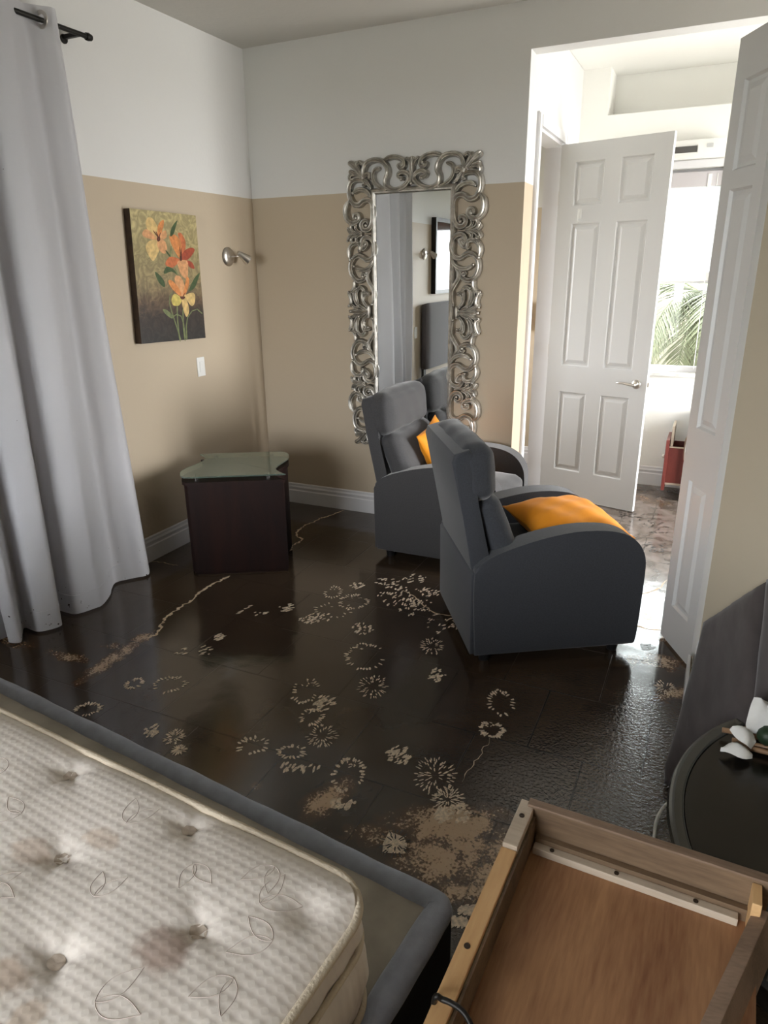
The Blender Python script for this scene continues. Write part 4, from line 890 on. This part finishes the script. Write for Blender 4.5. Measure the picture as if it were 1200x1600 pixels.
for i in range(1, ne): acc_l.append(acc_l[-1] + (edge[i].co - edge[i - 1].co).length)
prof = [(.250, .006), (.235, .011), (.215, .010), (.195, .002), (.185, .002), (.165, .014), (.14, .018), (.11, .018), (.08, .014), (.045, .004), (.03, .004), (.015, .008), (0, -.004)]
ctr = Vector((-LX / 2, -LY / 2, 0))
for (z, off) in prof:
    cur = []
    for i, v in enumerate(edge):
        p = v.co; a = edge[i - 1].co; b_ = edge[(i + 1) % ne].co; t = (b_ - a); t.z = 0; t.normalize(); nn = Vector((t.y, -t.x, 0))
        q = off + (.004 * math.sin(acc_l[i] * 42 + z * 60) * math.sin(acc_l[i] * 42 - z * 60) if .04 < z < .24 else 0)
        cur.append(bm.verts.new((p.x + nn.x * q, p.y + nn.y * q, z)))
    for i in range(ne): bm.faces.new((prev[i], prev[(i + 1) % ne], cur[(i + 1) % ne], cur[i]))
    prev = cur
bm.faces.new(prev)
edge_pts = [Vector(v.co) for v in edge]
body_o = obj('quilted_body', bm, M_tick, mt, True)
M_pipe = mat('cream_piping', (.56, .48, .37), .7, bump=1.0, bscale=170, bdist=.002)
def piping(z, off, r):
    P = []
    for i in range(0, ne):
        p = edge_pts[i]; a = edge_pts[i - 1]; b_ = edge_pts[(i + 1) % ne]; t = (b_ - a); t.z = 0; t.normalize(); nn = Vector((t.y, -t.x, 0))
        P.append(Vector((p.x + nn.x * off, p.y + nn.y * off, z)))
    P.append(P[0]); P.append(P[1]); b2 = B(); add_tube(b2, P, r, 8, False); return obj('piping', b2, M_pipe, mt, True)
piping(.262, .006, .0085); piping(.190, .008, .0065); piping(.036, .010, .0065)
M_pad = mat('tuft_patch', (.46, .38, .31), .8, bump=.5, bscale=60)
for (tx, ty) in TUFT:
    bm = B(); k = 12
    c0 = bm.verts.new((tx, ty, msurf(tx, ty) + .0016)); ring = []
    for q in range(k):
        a = 2 * PI * q / k; x, y = tx + .017 * math.cos(a), ty + .014 * math.sin(a); ring.append(bm.verts.new((x, y, msurf(x, y) + .0012)))
    for q in range(k): bm.faces.new((c0, ring[q], ring[(q + 1) % k]))
    obj('tuft', bm, M_pad, mt, True)
# stitched leaf outlines
M_st = mat('stitch', (.44, .37, .33), .8)
rl = random.Random(11)
def leaf(x, y, a, s):
    bm = B()
    for sg in (-1, 1):
        P = []
        for i in range(13):
            t = i / 12; u = s * t; v = sg * s * .22 * math.sin(PI * t ** .8)
            X = x + u * math.cos(a) - v * math.sin(a); Y = y + u * math.sin(a) + v * math.cos(a)
            P.append((X, Y, msurf(X, Y) - .0004))
        add_tube(bm, P, .0011, 4)
    obj('leaf_stitching', bm, M_st, mt)
for (px, py) in ((1.66, -3.50), (1.80, -3.57), (2.02, -3.50), (2.22, -3.53), (2.38, -3.55), (2.25, -3.80), (2.42, -3.68), (1.90, -3.72), (2.1, -3.66), (2.44, -3.60), (1.72, -3.66), (2.36, -3.47)):
    lx, ly = to_local(px, py); a0 = rl.uniform(0, 6.28)
    for k in range(2): leaf(lx, ly, a0 + k * 1.0, rl.uniform(.055, .08))

# ---------------- upturned wooden drawer, lower right ----------------
dr = thing('wooden_drawer', 'upturned wooden drawer with stained plywood bottom and pale battens, lower right', 'drawer', (2.7292, -2.9712, .1898), math.radians(-2.0))
dr.scale = (.8865, .8865, .8865)
def bxo(nm, lo, hi, m, bev=.002, M=None): return obj(nm, box(lo, hi, M, bev), m, dr)
bxo('back_board', (.0, -.022, .198), (.56, 0, .352), M_oldwood)
bxo('back_board_edge', (-.002, -.024, .3525), (.562, .002, .3585), M_edgewood)
bxo('corner_block', (-.024, -.165, .20), (.014, -.0, .348), M_pale, .003)
bxo('side_rail', (-.026, -.78, .20), (.013, -.166, .336), M_pine, .003)
bxo('side_panel', (.0135, -.78, -.213), (.022, -.023, .325), M_oldwood, .001)
bxo('plywood_bottom', (.022, -.78, .228), (.545, -.023, .240), M_ply, .001)
bt = obj('batten', box((.028, -.062, .2405), (.505, -.040, .262), None, .002), M_pale, dr)
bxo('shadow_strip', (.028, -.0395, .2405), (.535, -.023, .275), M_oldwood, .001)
scr = mat('screw', (.05, .035, .025), .5, .5)
for x in (.075, .235, .415): obj('screw', lathe([(.006, 0), (.006, .0015), (.003, .0018), (0, .001)], T(x, -.051, .262), 12), scr, bt)
for x, y, z in ((-.006, -.06, .348), (-.007, -.455, .336)): obj('screw', lathe([(.007, 0), (.007, .0015), (.004, .0018), (0, .001)], T(x, y, z), 12), scr, dr)
bxo('end_post', (.522, -.085, .24), (.542, -.023, .345), M_pine, .002)
Mk = T(.545, -.070, .305) @ RZ(math.radians(-105.5)) @ RX(.25)
obj('loose_side_board', box((-.01, -.016, -.095), (.52, .016, .008), Mk, .003), M_edgewood, dr)
bxo('end_panel', (.562, -.70, -.213), (.575, -.60, .20), M_oldwood, .001)
# black cable over the rail
cb = obj('black_cable', tube(crom([(2.655, -3.43, .01), (2.675, -3.46, .25), (2.690, -3.497, .485), (2.707, -3.497, .503), (2.745, -3.501, .500), (2.776, -3.523, .482), (2.82, -3.563, .455), (2.873, -3.607, .428), (2.95, -3.634, .412)], 6), .0050, 8), M_black, None, True)
tag(cb, 'black cable looped over the corner of the drawer rail at the bottom edge', 'cable')

# ---------------- round table, orchid ----------------
tb = thing('round_glass_table', 'round dark table with a thick glass rim at the right edge', 'table', (3.522, -2.64, -.24))
tb.scale = (1, 1.16, 1)
M_tabt = mat('dark_wet_top', (.016, .013, .010), .22, var=.5, vscale=30, bump=.15, bscale=30)
M_rimg = mat('table_rim_glass', (.11, .115, .11), .08, trans=.45, ior=1.5)
obj('table_top', lathe([(0, .580), (.458, .580), (.460, .590), (.458, .600), (0, .600)], None, 96), M_tabt, tb, True, 40)
obj('glass_rim', lathe([(.461, .578), (.494, .578), (.500, .588), (.496, .602), (.468, .606), (.461, .602), (.461, .578)], None, 128), M_rimg, tb, True, 40)
obj('apron', lathe([(.44, .577), (.482, .576), (.474, .50), (.44, .48), (.44, .577)], None, 96), M_tabt, tb, True, 40)
obj('pedestal', lathe([(0, .24), (.26, .24), (.26, .26), (.08, .28), (.06, .4), (.09, .5), (.2, .576), (0, .576)], None, 32), M_tabt, tb, True, 40)
oc = thing('orchid_flower', 'white artificial orchid blooms lying on the round table', 'flower', (3.245, -2.335, .385))
oc.scale = (1.35, 1.35, 1.35)
M_pet = mat('white_petal', (.80, .80, .78), .5, var=.08, vscale=30); M_dg = mat('dark_foliage', (.012, .030, .012), .5)
def petal(x, y, z, l, w, yaw, tilt, seed=0):
    bm = B(); g = []
    for i in range(9):
        t = i / 8; r_ = []
        ww = w * math.sin(PI * (.08 + .90 * t) ** .85)
        for j in range(7):
            s = -1 + j / 3; r_.append(bm.verts.new((l * t, ww * s, .012 * math.sin(PI * t) - .012 * s * s + .003 * math.sin(7 * t + 3 * s + seed))))
        g.append(r_)
    for i in range(8):
        for j in range(6): bm.faces.new((g[i][j], g[i + 1][j], g[i + 1][j + 1], g[i][j + 1]))
    xf(bm, T(x, y, z) @ RZ(yaw) @ RY(-tilt)); return obj('petal', bm, M_pet, oc, True)
petal(.010, .0, .02, .075, .048, 2.3, 1.15, 1); petal(.015, .0, .03, .07, .040, 1.0, 1.1, 2); petal(-.01, -.03, .012, .052, .032, 3.0, .45, 3); petal(.02, -.01, .03, .07, .03, .2, .9, 4); petal(-.015, -.05, .0, .06, .022, 3.3, .02, 5)
ce = B(); bmesh.ops.create_icosphere(ce, subdivisions=2, radius=.022, matrix=T(.012, -.01, .022)); bmesh.ops.create_icosphere(ce, subdivisions=2, radius=.028, matrix=T(.05, -.03, .012)); obj('flower_centre', ce, M_dg, oc, True)
M_bam = wood('bamboo', (.22, .12, .06), (.40, .25, .14), .5, 'X', 4)
for k, (x0, y0, x1, y1, z) in enumerate(((3.148, -2.324, 3.46, -2.300, .384), (3.175, -2.352, 3.44, -2.345, .376), (3.185, -2.370, 3.45, -2.372, .375), (3.190, -2.335, 3.47, -2.318, .392), (3.205, -2.318, 3.45, -2.27, .401))):
    s = obj('bamboo_stick', tube([(x0, y0, z), (x1, y1, z + .002)], .0075, 8), M_bam, None, True)
    tag(s, ['thin bamboo stick reaching farthest left on the round table, under the orchid', 'bamboo stick in the bundle in front of the orchid, middle one', 'bamboo stick nearest the camera in the bundle by the orchid', 'bamboo stick crossing on top of the bundle by the orchid', 'topmost rear bamboo stick just under the orchid bloom'][k], 'stick', 'bamboo sticks lying by the orchid')
wc = obj('white_cord', tube(crom([(3.06, -2.22, .02), (3.035, -2.27, .03), (3.012, -2.34, .03), (3.008, -2.42, .025), (3.02, -2.5, .02), (3.12, -2.6, .008)], 6), .005, 8), M_plastic, None, True)
tag(wc, 'white cord curling out from behind the round table', 'cord')

# ---------------- leaning upholstered headboard ----------------
hb2 = thing('leaning_headboard', 'grey-brown padded headboard fallen against the right wall beside the narrow door', 'headboard', (0, 0, 0))
hA, hB, hC, hD, hE, hF = [Vector(p) for p in HB]
Nn = (hB - hA).cross(hC - hA).normalized()
if Nn.z < 0: Nn = -Nn
def pad(nm, a, b_, c, d, th=.045, seed=0):
    """quilted pad over the quad a-b-c-d (front surface passes through the corners)"""
    bm = B(); n = 18; F = []; K = []; r = random.Random(seed)
    for i in range(n + 1):
        fr_, kr = [], []
        for j in range(n + 1):
            u, v = i / n, j / n; p = a.lerp(b_, u).lerp(d.lerp(c, u), v)
            e = min(u, 1 - u, v, 1 - v); k = 1 - math.exp(-e / .045); w = .0025 * math.sin(9 * u + 14 * v + seed) * math.sin(23 * v + 4 * u)
            fr_.append(bm.verts.new(p + Nn * (-.018 + .030 * k + w))); kr.append(bm.verts.new(p - Nn * th))
        F.append(fr_); K.append(kr)
    for i in range(n):
        for j in range(n):
            bm.faces.new((F[i][j], F[i + 1][j], F[i + 1][j + 1], F[i][j + 1])); bm.faces.new((K[i][j], K[i][j + 1], K[i + 1][j + 1], K[i + 1][j]))
    for i in range(n):
        bm.faces.new((F[i][0], K[i][0], K[i + 1][0], F[i + 1][0])); bm.faces.new((F[i][n], F[i + 1][n], K[i + 1][n], K[i][n]))
        bm.faces.new((F[0][i], F[0][i + 1], K[0][i + 1], K[0][i])); bm.faces.new((F[n][i], K[n][i], K[n][i + 1], F[n][i + 1]))
    return obj(nm, bm, M_taupe2, hb2, True, 70)
M_taupe2 = mat('grey_brown_velvet', (.082, .070, .072), .75, bump=.25, bscale=9, var=.25, vscale=14, sheen=.15, stretch=(1, .35, 1.6), bdist=.012)
pad('padded_channel', hA, hB, hC, hD, seed=1)
pad('padded_channel', hD + (hC - hB) * .012, hC + (hC - hB) * .03, hE, hF, seed=2)
# loose strip of baseboard standing by the narrow door
ls = thing('loose_trim_strip', 'loose white baseboard strip on the floor between narrow door and headboard', 'trim', (3.058, -1.39, 0))
obj('strip', box((-.008, -.275, 0), (.004, .0, .105), None, .002), M_trim, ls)
obj('muddy_back', box((.0045, -.275, 0), (.010, .0, .098)), mat('mud_stained_wood', (.28, .20, .12), .6, var=.4, vscale=30), ls)

# ---------------- dresser in the hall with its drawer open ----------------
ds = thing('hall_dresser', 'dark dresser in the hall with a red-brown drawer pulled out', 'dresser', (2.915, 1.125, 0))
obj('carcass', box((0, 0, .06), (.42, .36, .64), None, .004), M_dwood, ds)
for x, y in ((.02, .02), (.40, .02), (.02, .34), (.40, .34)): obj('foot', box((x - .015, y - .015, 0), (x + .015, y + .015, .06)), M_dwood, ds)
dw = obj('drawer', box((-.14, .05, .13), (-.001, .062, .40)), M_rwood, ds)
obj('drawer_side', box((-.14, .30, .13), (-.001, .312, .40)), M_rwood, ds)
obj('drawer_front', box((-.165, .03, .07), (-.141, .335, .46), None, .003), M_rwood, ds)
obj('drawer_bottom', box((-.14, .045, .115), (-.001, .315, .129)), M_pale, ds)
bm = B(); add_box(bm, (-.14, .047, .401), (-.001, .064, .408)); add_box(bm, (-.135, .06, .409), (-.118, .30, .56)); obj('drawer_divider', bm, M_pale, ds)
obj('drawer_knob', lathe([(0, 0), (.012, .004), (.016, .016), (.010, .024), (0, .026)], T(-.165, .18, .30) @ RY(-PI / 2), 16), M_nickel, ds, True)
tw = obj('hand_towel', xf(cushion(.02, .09, .12, .018, (.004, 0, 0), n=8, wr=.004, seed=3), T(1.50, 1.765, 1.30)), mat('towel', (.62, .58, .60), .9, bump=.6, bscale=120), None, True)
tag(tw, 'small pale towel hanging on the bathroom wall seen past the open doorway', 'towel')
